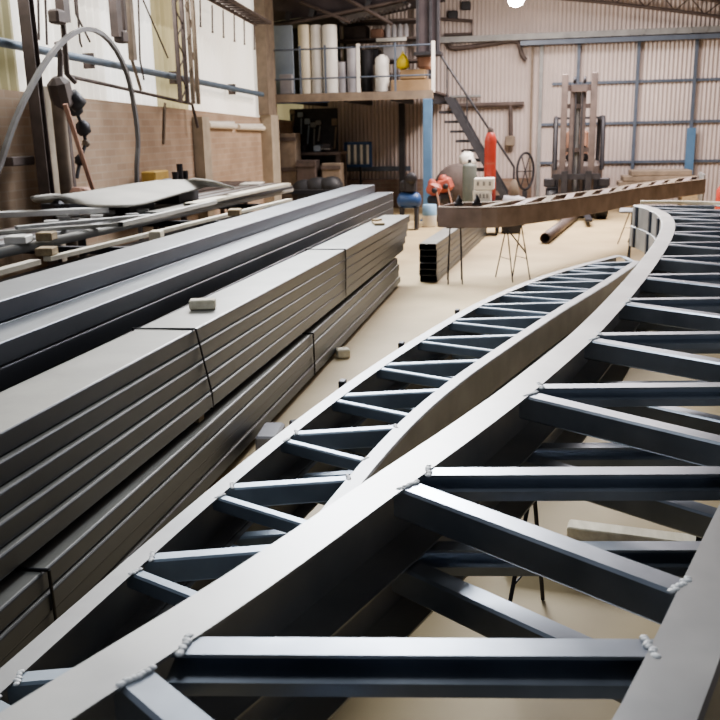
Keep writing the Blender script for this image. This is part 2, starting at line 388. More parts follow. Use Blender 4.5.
# wooden block on the front stack, and small pieces lying there
p = atz(203, 309, .7735)
tag(MB().box((p.x, p.y, .774+.028), (.14, .075, .052), rz=.25, bev=.006).build('wooden_block', 'palewood'), 'small pale wooden block lying on top of the front tube stack', 'block')
p = atz(378, 224, .7735)
tag(MB().box((p.x, p.y, .774+.012), (.1, .3, .022), rz=.3, bev=.004).box((p.x-.03, p.y+.1, .774+.032), (.07, .1, .018), rz=-.4, bev=.003).build('scrap_piece', 'wood'), 'dark scrap piece lying on the far end of the front stack', 'scrap')
# the two beam rows behind
def col_row(front, w, top, h, n, y0, y1, m, where, group):
    for i in range(n):
        z = top-(i+1)*h
        rtube((front(y0)-w/2, y0, z), (front(y1)-w/2, y1, z), w, h-.001, m, where % ORD[i], group)
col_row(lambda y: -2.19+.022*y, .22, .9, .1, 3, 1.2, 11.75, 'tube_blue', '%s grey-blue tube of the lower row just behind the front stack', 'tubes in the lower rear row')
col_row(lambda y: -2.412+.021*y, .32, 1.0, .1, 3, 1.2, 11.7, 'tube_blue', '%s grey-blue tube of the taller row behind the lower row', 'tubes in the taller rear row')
for y, w_ in ((2.2, 'near end'), (6.4, 'middle'), (10.6, 'far end')):
    s = -2.3+.022*y
    for dx, top, wd, nm in ((.0, .6, .18, 'lower'), (-.29, .7, .28, 'taller')):
        tag(MB().box((s+dx, y, top/2-.001), (wd, .22, top-.004), bev=.006).build('timber_support', 'wood'), 'timber support block under the %s of the %s rear tube row' % (w_, nm), 'support block', 'blocks under the rear rows')

# small stack of six tubes beyond the front stack
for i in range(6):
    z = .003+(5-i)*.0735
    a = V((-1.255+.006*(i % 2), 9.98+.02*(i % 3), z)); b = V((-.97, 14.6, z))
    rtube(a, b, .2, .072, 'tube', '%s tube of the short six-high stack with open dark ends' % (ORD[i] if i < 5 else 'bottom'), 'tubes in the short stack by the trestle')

# ================================================================== CURVED TRUSSES
def truss(left, right, ztop, h, cw, strut, dia, ys, dyH, dyD, mats, label, flip=False, lugs=(), weld_to=0., zed=False, ends=True):
    mch, mst = mats
    L0, R0 = [p.copy() for p in left], [p.copy() for p in right]
    base = (left[0]+right[0])/2; base.z = ztop-h
    t = thing('curved_steel_truss', base, label, 'steel truss')
    zb = ztop-h
    for pth, sd in ((L0, 1), (R0, -1)):
        for p in pth: p.z = zb
        MB().sweep(pth, csec(cw, h, .006, sd)).build('chord', mch, t)
    Li, Ri = offset(L0, -cw/2), offset(R0, cw/2)
    (sw, sh), (dw, dh) = strut, dia
    for y in ys:
        for kind in 'HD':
            if kind == 'H': a, b, w, hh, sd, nm = on(Li, y), on(Ri, y+dyH), sw, sh, (-1 if flip else 1), 'cross_strut'
            else: a, b, w, hh, sd, nm = on(Li, y-.09), on(Ri, y+dyD), dw, dh, -1, 'diagonal_strut'
            if (b-a).length < .12 or b.y <= right[0].y+.02 or a.y >= left[-1].y-.02 or b.y >= right[-1].y-.02: continue
            a, b = a.copy(), b.copy(); a.z = b.z = ztop-hh-.003
            d = (b-a).normalized(); 
            o = MB().sweep([a-d*.02, b+d*.02], ZSEC if (zed and kind == 'H') else csec(w, hh, .0045, sd)).build(nm, mst, t)
            if y < weld_to:
                for e, dd in ((a, d), (b, -d)):
                    wb = MB(); n = V((-dd.y, dd.x, 0))
                    for k in range(9):
                        q = e+n*(k-4)/8*w*1.05+V((random.uniform(-.003, .003), random.uniform(-.003, .003), hh+.003))
                        wb.lathe(q-V((0, 0, .004)), [(.004, 0), (.0075, .0025), (.006, .005), (.002, .0062)], 8)
                    wb.build('weld_bead', 'weld', o)
    for y in lugs:
        p = on(offset(L0, cw/2+.005), y)
        MB().box(p+V((-.015, 0, h-.015)), (.03, .05, .05), bev=.003).build('lug', 'dark', t)
    if ends:
        a, b = on(Li, left[-1].y), on(Ri, right[-1].y)
        MB().sweep([V((a.x, a.y-.03, zb)), V((b.x, b.y-.03, zb))], csec(.05, h-.002, .005, 1)).build('end_strut', mst, t)
    return t
# near, upper pair
A = spline(p2([(-.98, .15), (-.80, .55), (-.62, .99), (-.485, 1.32), (-.295, 1.86), (-.165, 2.23), (-.02, 2.68), (.215, 3.52), (.53, 4.9), (.80, 6.25), (.95, 7.2), (1.01, 7.95), (.985, 8.55), (.90, 9.0)], 0), .1)
AR = offset(A, -.703)
AR = [p for p in AR if p.y < 9.05]
ysA = [.37, 1.12, 1.88, 2.61, 3.34, 4.06, 4.76, 5.45, 6.1, 6.72, 7.3, 7.85, 8.4, 8.85]
HA = .198
tA = truss(A, AR, .95, HA, .10, (.050, .056), (.054, .072), ysA, .11, -.45, ('chordtop', 'steel'), 'bright curved steel lattice truss lying flat on top of the nearest pair', weld_to=4.2, zed=True)
for y in (7.75, 8.35, 8.85):
    p = on(offset(A, .05), y); MB().box(p+V((-.008, 0, .95-HA/2)), (.02, .05, HA-.01), rz=.15, bev=.002).build('stiffener', 'steel_dark', tA)
tA2 = copy_tree(tA, (-.012, .03, -HA-.002)); tag(tA2, 'dark curved steel lattice truss directly underneath the bright nearest one')
# lower pair to the left, running underneath
BL = spline(p2([(-1.22, .5), (-1.135, 1.54), (-1.03, 2.68), (-.89, 3.7), (-.705, 4.68), (-.40, 5.95), (-.03, 7.0), (.33, 7.75), (.70, 8.4)], 0), .1)
BR = spline(p2([(-.74, .5), (-.68, 1.55), (-.62, 2.5), (-.525, 3.3), (-.39, 3.97), (-.19, 4.7), (.125, 5.77), (.44, 6.75), (.83, 8.05)], 0), .1)
HB = .185
ysB = [1.0, 1.54, 2.13, 2.66, 3.22, 3.76, 4.32, 4.92, 5.45, 5.95, 6.4, 6.85, 7.25, 7.6, 7.9]
tB = truss(BL, BR, .546, HB, .066, (.045, .075), (.032, .05), ysB, .13, -.25, ('chord_grey', 'steel_blue'), 'slender curved truss sweeping under the nearest truss, upper one of its pair', flip=True, lugs=(3.95, 4.75, 5.7), weld_to=3.5)
tB2 = copy_tree(tB, (.02, .02, -HB-.002)); tag(tB2, 'slender curved truss lying beneath the other slender truss on floor sleepers')
# sleepers and supports under the pairs
zs = .546-2*HB-.002
for i, (y, w_) in enumerate(((1.2, 'near end'), (2.6, 'second place'), (3.85, 'pale middle'), (6.2, 'far part'))):
    xa, xb = on(BL, y).x-.05, on(BR, y).x+.06
    tag(MB().box(((xa+xb)/2, y, zs/2), (xb-xa, .1, zs-.003), bev=.006).build('timber_sleeper', 'palewood'), 'pale timber sleeper on the floor under the slender trusses, %s' % w_, 'sleeper', 'sleepers under the slender trusses')
def trestle(name, c, w, top, rz, label, spread=.2, m='dark', brace=False):
    t = thing(name, c, label, 'trestle'); R_ = Matrix.Rotation(rz, 3, 'Z'); c = V(c)
    P = lambda x, y, z: c+R_@V((x, y, z))
    MB().sweep([P(-w/2, 0, top-.016), P(w/2, 0, top-.016)], csec(.02, .015, .004)).build('top_bar', m, t)
    for sx in (-1, 1):
        for sy in (-1, 1):
            MB().tube([P(sx*(w/2-.04), sy*.008, top-.014), P(sx*(w/2-.02), sy*spread, 0.004)], .008, 6).build('leg', m, t)
        MB().tube([P(sx*(w/2-.03), -spread*.6, top*.4), P(sx*(w/2-.03), spread*.6, top*.4)], .004, 6).build('stay', m, t)
    if brace:
        MB().tube([P(-w/2+.06, spread*.1, top-.05), P(w/2-.03, -spread*.55, top*.5)], .009, 6).build('brace', m, t)
    return t
zA = .95-2*HA-.003
trestle('steel_trestle', (.25, 2.75, 0), .62, zA, -.35, 'dark thin-legged steel trestle under the nearest trusses', .2)
trestle('steel_trestle', (1.3, 6.9, 0), .6, zA, -.15, 'dark steel trestle under the far part of the nearest trusses', .2)
# scrap on the floor under the near truss
p = atz(632, 500, 0.0)
tag(MB().box((.52, 3.55, .03), (.75, .09, .055), rz=-.15, bev=.005).build('timber_batten', 'palewood'), 'pale timber batten on the floor below the nearest truss', 'batten')
tag(MB().sweep([V((-.1, 3.3, .004)), V((.95, 3.2, .004))], csec(.12, .09, .006, -1)).build('loose_channel', 'steel'), 'loose steel channel lying on the floor below the nearest truss', 'steel channel')
tag(MB().box((-1.43, 4.45, .06), (.12, .26, .11), rz=.1, bev=.012).build('pale_offcut', 'foamgrey'), 'pale grey offcut on the floor against the front stack', 'offcut')
tag(MB().box((-1.33, 4.72, .04), (.12, .1, .075), rz=.5, bev=.008).build('dark_block', 'dark'), 'small dark block on the floor beside the pale offcut', 'block')
p = atz(343, 357, 0)
tag(MB().box((p.x, p.y, .035), (.1, .1, .066), rz=.4, bev=.008).build('floor_block', 'palewood'), 'small pale block on the floor beside the far part of the front stack', 'block')

# far truss on trestles, dark red-brown
CF = spline(p2([(-1.13, 9.98), (-.8, 9.93), (-.5, 9.95), (-.15, 10.35), (.3, 11.05), (.75, 11.85), (1.35, 13.1), (1.9, 14.05), (2.45, 14.9)], 0), .15)
CB = spline(p2([(-.98, 10.6), (-.7, 10.6), (-.4, 10.75), (-.1, 11.2), (.28, 11.85), (.75, 12.6), (1.37, 13.8), (1.95, 14.85), (2.5, 15.75)], 0), .15)
t = thing('curved_steel_truss', (.4, 11.8, .62), 'dark red-brown curved truss lying on thin trestles near the forklift', 'steel truss')
for pth, sd in ((CF, -1), (CB, 1)):
    MB().sweep([V((p.x, p.y, .63)) for p in pth], csec(.07, .22, .008, sd)).build('chord', 'rusty', t)
    MB().sweep([V((p.x, p.y, .851)) for p in pth], rsec(.07, .004)).build('flange_plate', 'tan', t)
for i in range(3, len(CF)-2, 3):
    a = CF[i]; b = CB[min(len(CB)-1, int((i+1)*len(CB)/len(CF)))]
    MB().sweep([V((a.x, a.y+.03, .78)), V((b.x, b.y-.03, .78))], rsec(.09, .075)).build('cross_strut', 'tan' if i % 2 else 'rusty', t)
MB().sweep([V((-1.14, 9.99, .63)), V((-.99, 10.6, .63))], rsec(.012, .225)).build('end_plate', 'rusty', t)
MB().sweep([V((2.46, 14.9, .5)), V((2.52, 15.75, .5))], rsec(.02, .42)).build('end_plate', 'grey', t)
trestle('steel_trestle', (-.95, 10.03, 0), .2, .627, .12, 'thin wire-legged trestle under the end of the red-brown truss', .17)
trestle('steel_trestle', (-.31, 10.28, 0), .26, .627, .5, 'thin braced trestle under the bend of the red-brown truss', .22, brace=True)
trestle('steel_trestle', (1.35, 13.5, 0), .3, .627, .9, 'thin trestle under the far part of the red-brown truss', .22)
# clamps standing on the red-brown truss
for px, lab in ((459, 'small dark clamp on the end of the red-brown truss'), (477, 'dark squat clamp on the red-brown truss beside the white boxes')):
    p = atz(px, 206, .857); t = thing('clamp', (p.x, p.y, .857), lab, 'clamp')
    MB().box((p.x, p.y, .857+.02), (.1, .05, .035), bev=.006).build('clamp_body', 'dark', t)
    MB().lathe((p.x, p.y, .857+.0375), [(.035, 0), (.04, .02), (.02, .05), (.012, .08)], 12).build('clamp_screw', 'dark', t)

# plates and bars beyond the end of the near trusses
a, b = V((1.0, 9.45, .80)), V((2.6, 9.5, .80))
tag(MB().sweep([V((.78, 9.6, .84)), V((1.6, 9.52, .84))], rsec(.42, .012)).build('steel_plate', 'steel'), 'flat grey steel plate just beyond the end of the nearest truss', 'steel plate')
tag(MB().sweep([V(p) for p in spline(p2([(1.05, 10.25), (1.5, 10.2), (1.95, 9.95), (2.25, 9.5)], .86), .1)], rsec(.09, .03)).build('curved_bar', 'palebar'), 'pale curved bar lying beyond the end of the nearest truss', 'steel bar')
trestle('steel_trestle', (1.12, 9.62, 0), .5, .838, 0, 'thin trestle carrying the flat plate beyond the nearest truss', .14)
trestle('steel_trestle', (1.75, 10.05, 0), .5, .858, -.4, 'thin trestle carrying the pale curved bar', .14)

# ================================================================== LEFT RACK OF STOCK
def bar(name, p, q, sec, m, label, cat, group=None): return tag(MB().sweep([V(p), V(q)], sec).build(name, m), label, cat, group)
zt = .86                                                      # bearer top
for y, w_ in ((4.5, 'near end'), (6.4, 'second place'), (8.4, 'third place'), (10.4, 'fourth place'), (12.9, 'far end')):
    t = thing('stock_rack', (-3.6, y, 0), 'low steel rack frame carrying the stock beside the wall, %s' % w_, 'rack', 'rack frames under the left stock')
    MB().box((-3.67, y, zt-.03), (1.9, .07, .056)).build('bearer', 'dark', t)
    for x in (-4.62, -2.79): MB().box((x, y, (zt-.06)/2), (.06, .06, zt-.062)).build('leg', 'dark', t)
    MB().box((-3.67, y, .3), (1.6, .05, .05)).build('cross_bar', 'dark', t)
# dark tubes added to shade the rack's lower level; stock tubes behind the pipe
for i in range(7):
    x = -2.98-.24*i
    tag(MB().rect_tube(V((x, 3.9, .327)), V((x+.03, 13.1, .327)), .2, .2, .006, .01).build('shade_fill_tube', 'dark'), '%s added dark tube from the front, shading the low level of the left rack' % (ORD+['seventh'])[i].replace('topmost', 'first'), 'steel tube', 'dark tubes added low in the left rack')
for i in range(6):
    x = -3.98-.105*i
    tag(MB().rect_tube(V((x, 4.2, zt+.001)), V((x+.13, 13.3, zt+.001)), .1, .078, .004, .008).build('grey_stock_tube', 'brown' if i % 2 else 'grey'), '%s tube behind the round pipe on the left rack' % ORD[i].replace('topmost', 'first'), 'steel tube', 'tubes behind the round pipe')
zb = zt+.08
# round grey pipe
a, b = atz(-60, 263, .92), atz(291, 188, .92)
tag(MB().pipe(V((a.x, a.y, .9)), V((b.x, b.y, .9)), .038).build('round_steel_pipe', 'galv'), 'long round grey pipe at the front of the left stock', 'pipe')
a, b = atz(47, 258, .885), atz(290, 199, .885)
bar('pale_bar', V((a.x, a.y, zt+.002)), V((b.x, b.y, zt+.002)), rsec(.06, .03), 'palebar', 'long pale flat bar along the front of the left stock', 'steel bar')
a, b = atz(-50, 284, .885), atz(36, 261, .885)
bar('pale_bar', V((a.x, a.y, zt+.002)), V((b.x, b.y, zt+.002)), rsec(.075, .035), 'palebar', 'short whitish bar end at the near end of the left stock', 'steel bar')
# blocks
def blk(px, py, z, d, m, lab, rz=.2, nm='timber_block'):
    p = atz(px, py, z); return tag(MB().box((p.x, p.y, z+d[2]/2), d, rz=rz, bev=.006).build(nm, m), lab, 'block')
blk(47, 255, .894, (.12, .14, .055), 'wood', 'brown timber block lying on the near end of the long pale bar')
blk(47, 240, .94, (.12, .14, .06), 'wood', 'brown timber block lying on the grey pipe next to a white block')
blk(19, 243, .94, (.16, .16, .055), 'white', 'white plastic block next to the brown timber block', nm='plastic_block')
blk(157, 241, .894, (.09, .14, .08), 'palewood', 'greenish pale block in the middle of the left stock')
blk(235, 215, .894, (.12, .2, .06), 'wood', 'brown timber block toward the far end of the left stock')
# aluminium profiles and channels
sd_ = [(-25, 213, 108, 207, .17, .05, 'alu', 'broad pale channel profile lying across the left stock', .052), (16, 226, 150, 214, .055, .03, 'alu', 'pale square profile with its open end showing', .05),
       (-20, 232, 130, 222, .05, .03, 'galv', 'grey flat profile under the pale square one', .0), (150, 212, 288, 186, .14, .035, 'tube', 'broad grey bar at the far end of the left stock', .0),
       (190, 203, 286, 183, .14, .035, 'palebar', 'pale broad bar at the back of the far end of the left stock', .037), (120, 222, 215, 200, .05, .04, 'galv', 'slim grey bar alongside the round pipe under the sheet edge', .037)]
for x0, y0, x1, y1, w, h, m, lab, dz in sd_:
    z = zb+dz
    a, b = atz(x0, y0, z+h), atz(x1, y1, z+h)
    tag(MB().rect_tube(V((a.x, a.y, z)), V((b.x, b.y, z)), w, h, .003, .004).build('stock_profile', m), lab, 'steel profile', 'profiles in the left stock')
# brackets
for i in range(9):
    p = atz(50+i*11.5, 221-(i % 3)*4-i*.4, zb+.04); p.z = zb+.001
    tag(MB().sweep([p+V((-.05, 0, 0)), p+V((.06, .03, 0))], csec(.07, .045, .006, 1 if i % 2 else -1)).build('short_bracket', 'alu'), '%s small pale bracket counted from the near end of the bracket row' % ('first second third fourth fifth sixth seventh eighth ninth'.split()[i]), 'bracket', 'short pale brackets on the left stock')
p = atz(58, 208, zb+.10)
tag(MB().box((p.x, p.y, zb+.10+.035), (.12, .12, .07), rz=.3, bev=.03).build('dark_rag', 'dark'), 'dark bundled rag lying on the broad pale profile', 'rag')
# wavy sheet on bundles coloured dark to shade the gap below it
zS = 1.15
fr = [(34, 203), (70, 204), (105, 206), (135, 205), (160, 199), (185, 193), (208, 187), (238, 190)]
bk = [(30, 199), (60, 194), (90, 190), (118, 186), (146, 183), (170, 181), (194, 180), (214, 182)]
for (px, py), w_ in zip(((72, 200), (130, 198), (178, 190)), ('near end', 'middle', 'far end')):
    p = atz(px, py, 1.07); tag(MB().box((p.x-.02, p.y, (zb+1.06)/2), (.3, .6, 1.06-zb-.004), bev=.006).build('gap_shade_bundle', 'dark'), 'bundle coloured dark to shade the gap under the %s of the wavy sheet' % w_, 'bundle', 'bundles under the wavy sheet')
sh = MB(); rows = 5; vs = []
for i in range(len(fr)):
    a, b = atz(*fr[i], 1.065), atz(*bk[i], 1.17)
    for j in range(rows):
        q = a.lerp(b, j/(rows-1)); q.z += .006*math.sin(i*1.3+j*.7)+(.015 if 3 < i < 7 else 0); vs.append(q)
fs = [(i*rows+j, (i+1)*rows+j, (i+1)*rows+j+1, i*rows+j+1) for i in range(len(fr)-1) for j in range(rows-1)]
so = sh.add(vs, fs, True).build('wavy_sheet', 'sheetgrey')
md = so.modifiers.new('sub', 'SUBSURF'); md.levels = md.render_levels = 2
md = so.modifiers.new('sol', 'SOLIDIFY'); md.thickness = .022; md.offset = 1
tag(so, 'large wavy grey steel sheet lying on top of the left stock', 'steel sheet')
p = atz(252, 183, zb+.02)
tag(MB().box((p.x, p.y, zb+.012), (.3, .5, .022), rz=.15, bev=.004).build('white_board', 'white'), 'white board lying at the far end of the left stock', 'board')

# ================================================================== LEFT WALL FITTINGS
ring = [(-30, 262), (-12, 205), (0, 165), (15, 121), (32, 85), (50, 56), (68, 37), (86, 29), (102, 34), (116, 50), (127, 74), (134, 106), (138, 140), (137, 183)]
rp = [atx(px, py, -4.72) for px, py in ring]
rp[0] = V((rp[1].x, rp[1].y-.25, .005)); rp.append(V((rp[-1].x, rp[-1].y, .005)))
rp = spline(rp, .12)
mb = MB(); hs = []
N = len(rp)
for i, q in enumerate(rp):
    t = (rp[min(i+1, N-1)]-rp[max(i-1, 0)]).normalized(); n_ = t.cross(V((1, 0, 0))).normalized()
    hs += [q+n_*.022+V((.022, 0, 0)), q+n_*.022-V((.022, 0, 0)), q-n_*.022-V((.022, 0, 0)), q-n_*.022+V((.022, 0, 0))]
fs = [(i*4+k, i*4+(k+1) % 4, i*4+4+(k+1) % 4, i*4+4+k) for i in range(N-1) for k in range(4)]
mb.add(hs, fs+[(0, 1, 2, 3), (4*N-4, 4*N-3, 4*N-2, 4*N-1)])
tag(mb.build('bent_steel_hoop', 'hoopgrey'), 'tall bent steel hoop standing in front of the brick wall', 'hoop')
# blue pipe along the wall
a, b = atx(-120, 18, WX+.12), atx(262, 94.5, WX+.12)
t = thing('wall_pipe', a, 'dusty blue pipe running along the wall above the bricks', 'pipe')
MB().tube([a, b], .045, 12).build('pipe', 'pipeblue', t)
for f in (.35, .6, .85):
    q = a.lerp(b, f); MB().box(q-V((.06, 0, 0)), (.12, .05, .17)).build('bracket', 'brown', t)
a, b = atx(68, 76, WX+.1), atx(192, 104, WX+.1)
tag(MB().tube([a, b, atx(198, 128, WX+.16)], .022, 8).build('thin_conduit', 'brown'), 'thin brown conduit sagging below the blue pipe', 'conduit')
tag(MB().tube([atx(165, 103, WX+.02), atx(164, 144, WX+.02)], .018, 8).build('vertical_conduit', 'tan'), 'short vertical conduit on the brick wall', 'conduit')
# lattice columns
def lattice(px0, py0, px1, py1, lab, w=.22, m='brown'):
    a, b = atx(px0, py0, WX+.28), atx(px1, py1, WX+.28); t = thing('lattice_column', (b.x, b.y, b.z), lab, 'column')
    for s in (-1, 1): MB().box(((a.x+b.x)/2, (a.y+b.y)/2+s*w/2, (a.z+b.z)/2), (.05, .05, a.z-b.z)).build('chord', m, t)
    mb = MB(); n = int((a.z-b.z)/.2)
    for i in range(n):
        z0, z1 = b.z+(a.z-b.z)*i/n, b.z+(a.z-b.z)*(i+1)/n; s = 1 if i % 2 else -1
        mb.tube([(b.x, b.y+s*w/2, z0), (b.x, b.y-s*w/2, z1)], .012, 5)
    mb.build('lacing', m, t)
lattice(176, -25, 184, 103, 'brown lattice column on the wall pillar, nearer one of the two', .26)
lattice(190, -25, 194, 104, 'brown lattice column on the wall pillar, farther one of the two', .2, 'tan')
# fluorescent tube battens on the bricks
for px, lab in ((222, 'white unlit tube light on the bricks beside the concrete pillar'), (252, 'white unlit tube light on the bricks nearer the corner')):
    q0, q1 = atx(px-14, 125 if px < 230 else 127, WX+.05), atx(px+13, 126.5 if px < 230 else 128.5, WX+.05)
    t = thing('tube_light', q0.lerp(q1, .5), lab, 'tube light', 'tube lights on the brick wall')
    MB().tube([q0, q1], .05, 10).build('tube', 'tubelight', t)
    MB().box(q0.lerp(q1, .5)-V((.03, 0, -.055)), (.05, (q1-q0).length*1.02, .03)).build('batten', 'white', t)
# overhead cable tray with hanging rods
a, b = atx(196, -8, WX+.55), atx(256, 25, WX+.55)
t = thing('overhead_track', a.lerp(b, .5), 'brown overhead track with lacing above the white wall panels', 'track')
for dx, dz in ((0, 0), (.25, .02), (0, .14)): MB().tube([a+V((dx, 0, dz)), b+V((dx, 0, dz))], .025, 6).build('rail', 'brown', t)
mb = MB()
mb.tube([a.lerp(b, i/27)+V((.25 if i % 2 else 0, 0, .01)) for i in range(28)], .014, 5)
mb.build('lacing', 'brown', t)
for i, (px, y0, y1) in enumerate(((200, 0, 25), (212, 5, 31), (223, 10, 36), (234, 15, 40), (244, 19, 43), (254, 24, 48))):
    q0, q1 = atx(px, y0, WX+.55), atx(px+.5, y1, WX+.55)
    tag(MB().tube([q0, q1], .012, 6).lathe(q1-V((0, 0, .03)), [(.01, 0), (.022, .015), (.01, .03)], 8).build('hanging_rod', 'brown'), '%s thin rod hanging from the overhead track, counted from its near end' % ORD[i].replace('topmost', 'first'), 'hanging rod', 'rods under the overhead track')
# dark steel stanchion, drilling machine, leaning rod
a, b = atx(22, -30, -4.95), atx(49, 205, -4.95)
t = thing('leaning_stanchion', (b.x, b.y, 0), 'dark brown heavy steel section standing against the wall behind the hoop', 'steel section')
MB().sweep([V((b.x, b.y, .0)), V((a.x, a.y, a.z))], [(.06, -.05), (.06, -.038), (.007, -.038), (.007, .038), (.06, .038), (.06, .05), (-.06, .05), (-.06, .038), (-.007, .038), (-.007, -.038), (-.06, -.038), (-.06, -.05)]).build('section', 'brown', t)
MB().box((b.x, b.y, .01), (.2, .2, .02)).build('base_plate', 'brown', t)
y = atx(63, 150, -4.92).y
t = thing('drilling_machine', (-4.92, y, 0), 'dusty tan pillar drilling machine with dark motor standing by the bricks', 'drill')
MB().box((-4.92, y, .04), (.4, .34, .08), bev=.01).build('base', 'brown', t)
MB().tube([(-4.92, y, .08), (-4.92, y, 2.1)], .07, 14).build('pillar', 'tan', t)
MB().box((-4.92, y+.12, 1.2), (.07, .07, 2.0), bev=.01).build('side_rail', 'brown', t)
MB().box((-4.89, y+.02, 2.12), (.2, .24, .34), bev=.06, rx=.3).build('head', 'brown', t)
MB().lathe((-4.85, y+.1, 2.12), [(.03, 0), (.09, .02), (.09, .17), (.03, .19)], 14, V((.3, .5, -.6))).build('motor', 'dark', t)
MB().tube([(-4.87, y-.02, 2.2), (-4.87, y+.05, 2.5), (-4.87, y+.0, 2.62)], .03, 8).build('spindle', 'brown', t)
MB().box((-4.8, y+.06, 1.06), (.2, .24, .22), bev=.04).build('table', 'skinpink', t)
y = atx(78, 125, -4.9).y
t = thing('chain_hoist', (-4.95, y, 1.35), 'dark greasy chain hoist hanging on the wall beside the drill', 'hoist')
q = [atx(px, py, -4.95) for px, py in ((75, 108), (83, 128), (86, 143), (80, 160))]
for i, r in enumerate((.085, .085, .045, .06)): MB().lathe(q[i]-V((0, 0, r)), [(r*.4, 0), (r, r*.5), (r*.9, r*1.5), (r*.3, r*2)], 12).build('hoist_body' if i < 2 else 'hook_block', 'dark' if i != 2 else 'tan', t)
MB().tube([atx(70, 90, -4.97), q[0], q[1], q[2], q[3], atx(77, 178, -4.95)], .02, 6).build('chain', 'dark', t)
a, b = atx(65, 104, -4.72), atx(95, 196, -4.66)
tag(MB().tube([b, a], .025, 8).build('leaning_rod', 'skinpink'), 'thin pinkish rod leaning against the wall beside the hoist', 'rod')
# hanging bars in front of the panels
def hang(pts, r, m, lab, x=WX+.35, foot=None, nm='hanging_bar'):
    t = thing(nm, atx(*pts[-1], x), lab, 'hanging bar', 'bars hanging before the wall panels')
    MB().box(atx(*pts[0], x).lerp(atx(*pts[1], x), .5), (r*1.6, r*2, abs(atx(*pts[0], x).z-atx(*pts[1], x).z))).build('bar', m, t)
    if foot: MB().box(atx(*foot, x), (.12, .18, .14), bev=.02).build('block', 'brown', t)
    if len(pts) > 2: MB().tube([atx(*q, x) for q in pts[1:]], r*.5, 6).build('rod', m, t)
hang([(60, -30), (63, 22), (67, 74), (75, 82)], .06, 'brown', 'dark bar with rod and block hanging above the hoop', foot=(57, 17))
hang([(112, -30), (117, 37)], .06, 'brown', 'dark flat bar hanging above the hoop crown, nearer one', foot=(121, 37))
hang([(127, -30), (132, 60), (141, 90)], .045, 'tan', 'tall tan bar hanging between hoop and lattice column')
hang([(122, -30), (123, 30)], .03, 'brown', 'thin dark bar hanging beside the flat bar')
for n_, (pts, lab) in enumerate((([(76, -10), (80, 42), (82, 47)], 'thin slanting rod hanging left of the hoop crown'), ([(74, -10), (76, 14), (90, 42)], 'thin bent rod hanging just over the hoop crown'),
                 ([(138, -10), (140, 60), (144, 80)], 'thin rod hanging beside the tall tan bar'), ([(143, 0), (168, 58)], 'thin cable slanting toward the lattice column'), ([(38, -10), (39, 40)], 'thin rod hanging beside the dark stanchion'), ([(45, -10), (47, 45)], 'second thin rod hanging beside the dark stanchion'))):
    tag(MB().tube([atx(*q, WX+.26+.06*n_) for q in pts], .012, 6).build('hanging_rod', 'brown'), lab, 'hanging rod', 'thin rods before the wall panels')
# small things on the far side of the left stock, on a bench along the wall
yb_ = 12.3
t = thing('wall_bench', (-4.85, yb_, 0), 'low dark bench along the brick wall behind the sheet', 'bench')
MB().box((-4.9, yb_, .9), (.5, 3.6, .06)).build('bench_top', 'brown', t)
for yy_ in (11.3, 13.9):
    for x in (-5.1, -4.7): MB().box((x, yy_, .435), (.06, .06, .87)).build('leg', 'brown', t)
def bx(px, py, x, d, m, nm, lab, cat, z=.93, rz=0.):
    q = atx(px, py, x); return tag(MB().box((q.x, q.y, z+d[2]/2), d, rz=rz, bev=.015).build(nm, m), lab, cat)
bx(155, 172, -5.02, (.2, .44, .3), 'ochre', 'ochre_crate', 'ochre yellow crate on the bench by the brick wall', 'crate')
bx(158, 176, -4.78, (.1, .16, .2), 'white', 'white_can', 'small white container in front of the ochre crate', 'container')
bx(167, 176, -4.8, (.1, .14, .2), 'paleblue', 'blue_can', 'small pale blue container beside the ochre crate', 'container')
for i, (px, h) in enumerate(((175, .26), (180, .36), (185, .26))):
    q = atx(px, 172, -4.95); t = thing('hand_grinder', (q.x, q.y, .93), '%s dark tool standing on the wall bench beside the blue container' % ORD[i].replace('topmost', 'first'), 'tool', 'tools on the wall bench')
    MB().lathe((q.x, q.y, .931), [(.05, 0), (.06, .04), (.04, h*.6), (.045, h)], 10).build('body', 'dark', t)
    MB().box((q.x, q.y+.02, .931+h*.8), (.05, .1, .05), rx=.4, bev=.01).build('handle', 'dark', t)
q = atx(14, 161, WX+.1)
tag(MB().box((q.x+.05, q.y, q.z), (.12, .4, .09), bev=.01).build('wall_bracket', 'brown'), 'dark bracket fixed to the bricks near the hoop foot', 'bracket')
for px, py, r, lab in ((118, 176, .2, 'dark lumpy piece of scrap near the hoop foot'), (100, 183, .17, 'dark scrap lump beside the leaning rod foot'), (146, 178, .11, 'brown scrap lump between hoop foot and ochre crate')):
    q = atx(px, py, -4.75); m_ = MB().lathe((q.x, q.y, q.z-r*.9), [(r*.5, 0), (r, r*.3), (r*1.1, r*.7), (r*.6, r*1.2), (r*.2, r*1.4)], 9)
    for v_ in m_.v: v_ += V((random.uniform(-.04, .04), random.uniform(-.05, .05), random.uniform(-.03, .03)))
    q_ = min(v_.z for v_ in m_.v)
    for v_ in m_.v: v_.z -= q_-.0
    for v_ in m_.v: v_.z += 0 if r < 0 else .935 if 10.9 < q.y < 14.1 else .0
    tag(m_.build('scrap_lump', 'brown'), lab, 'scrap')

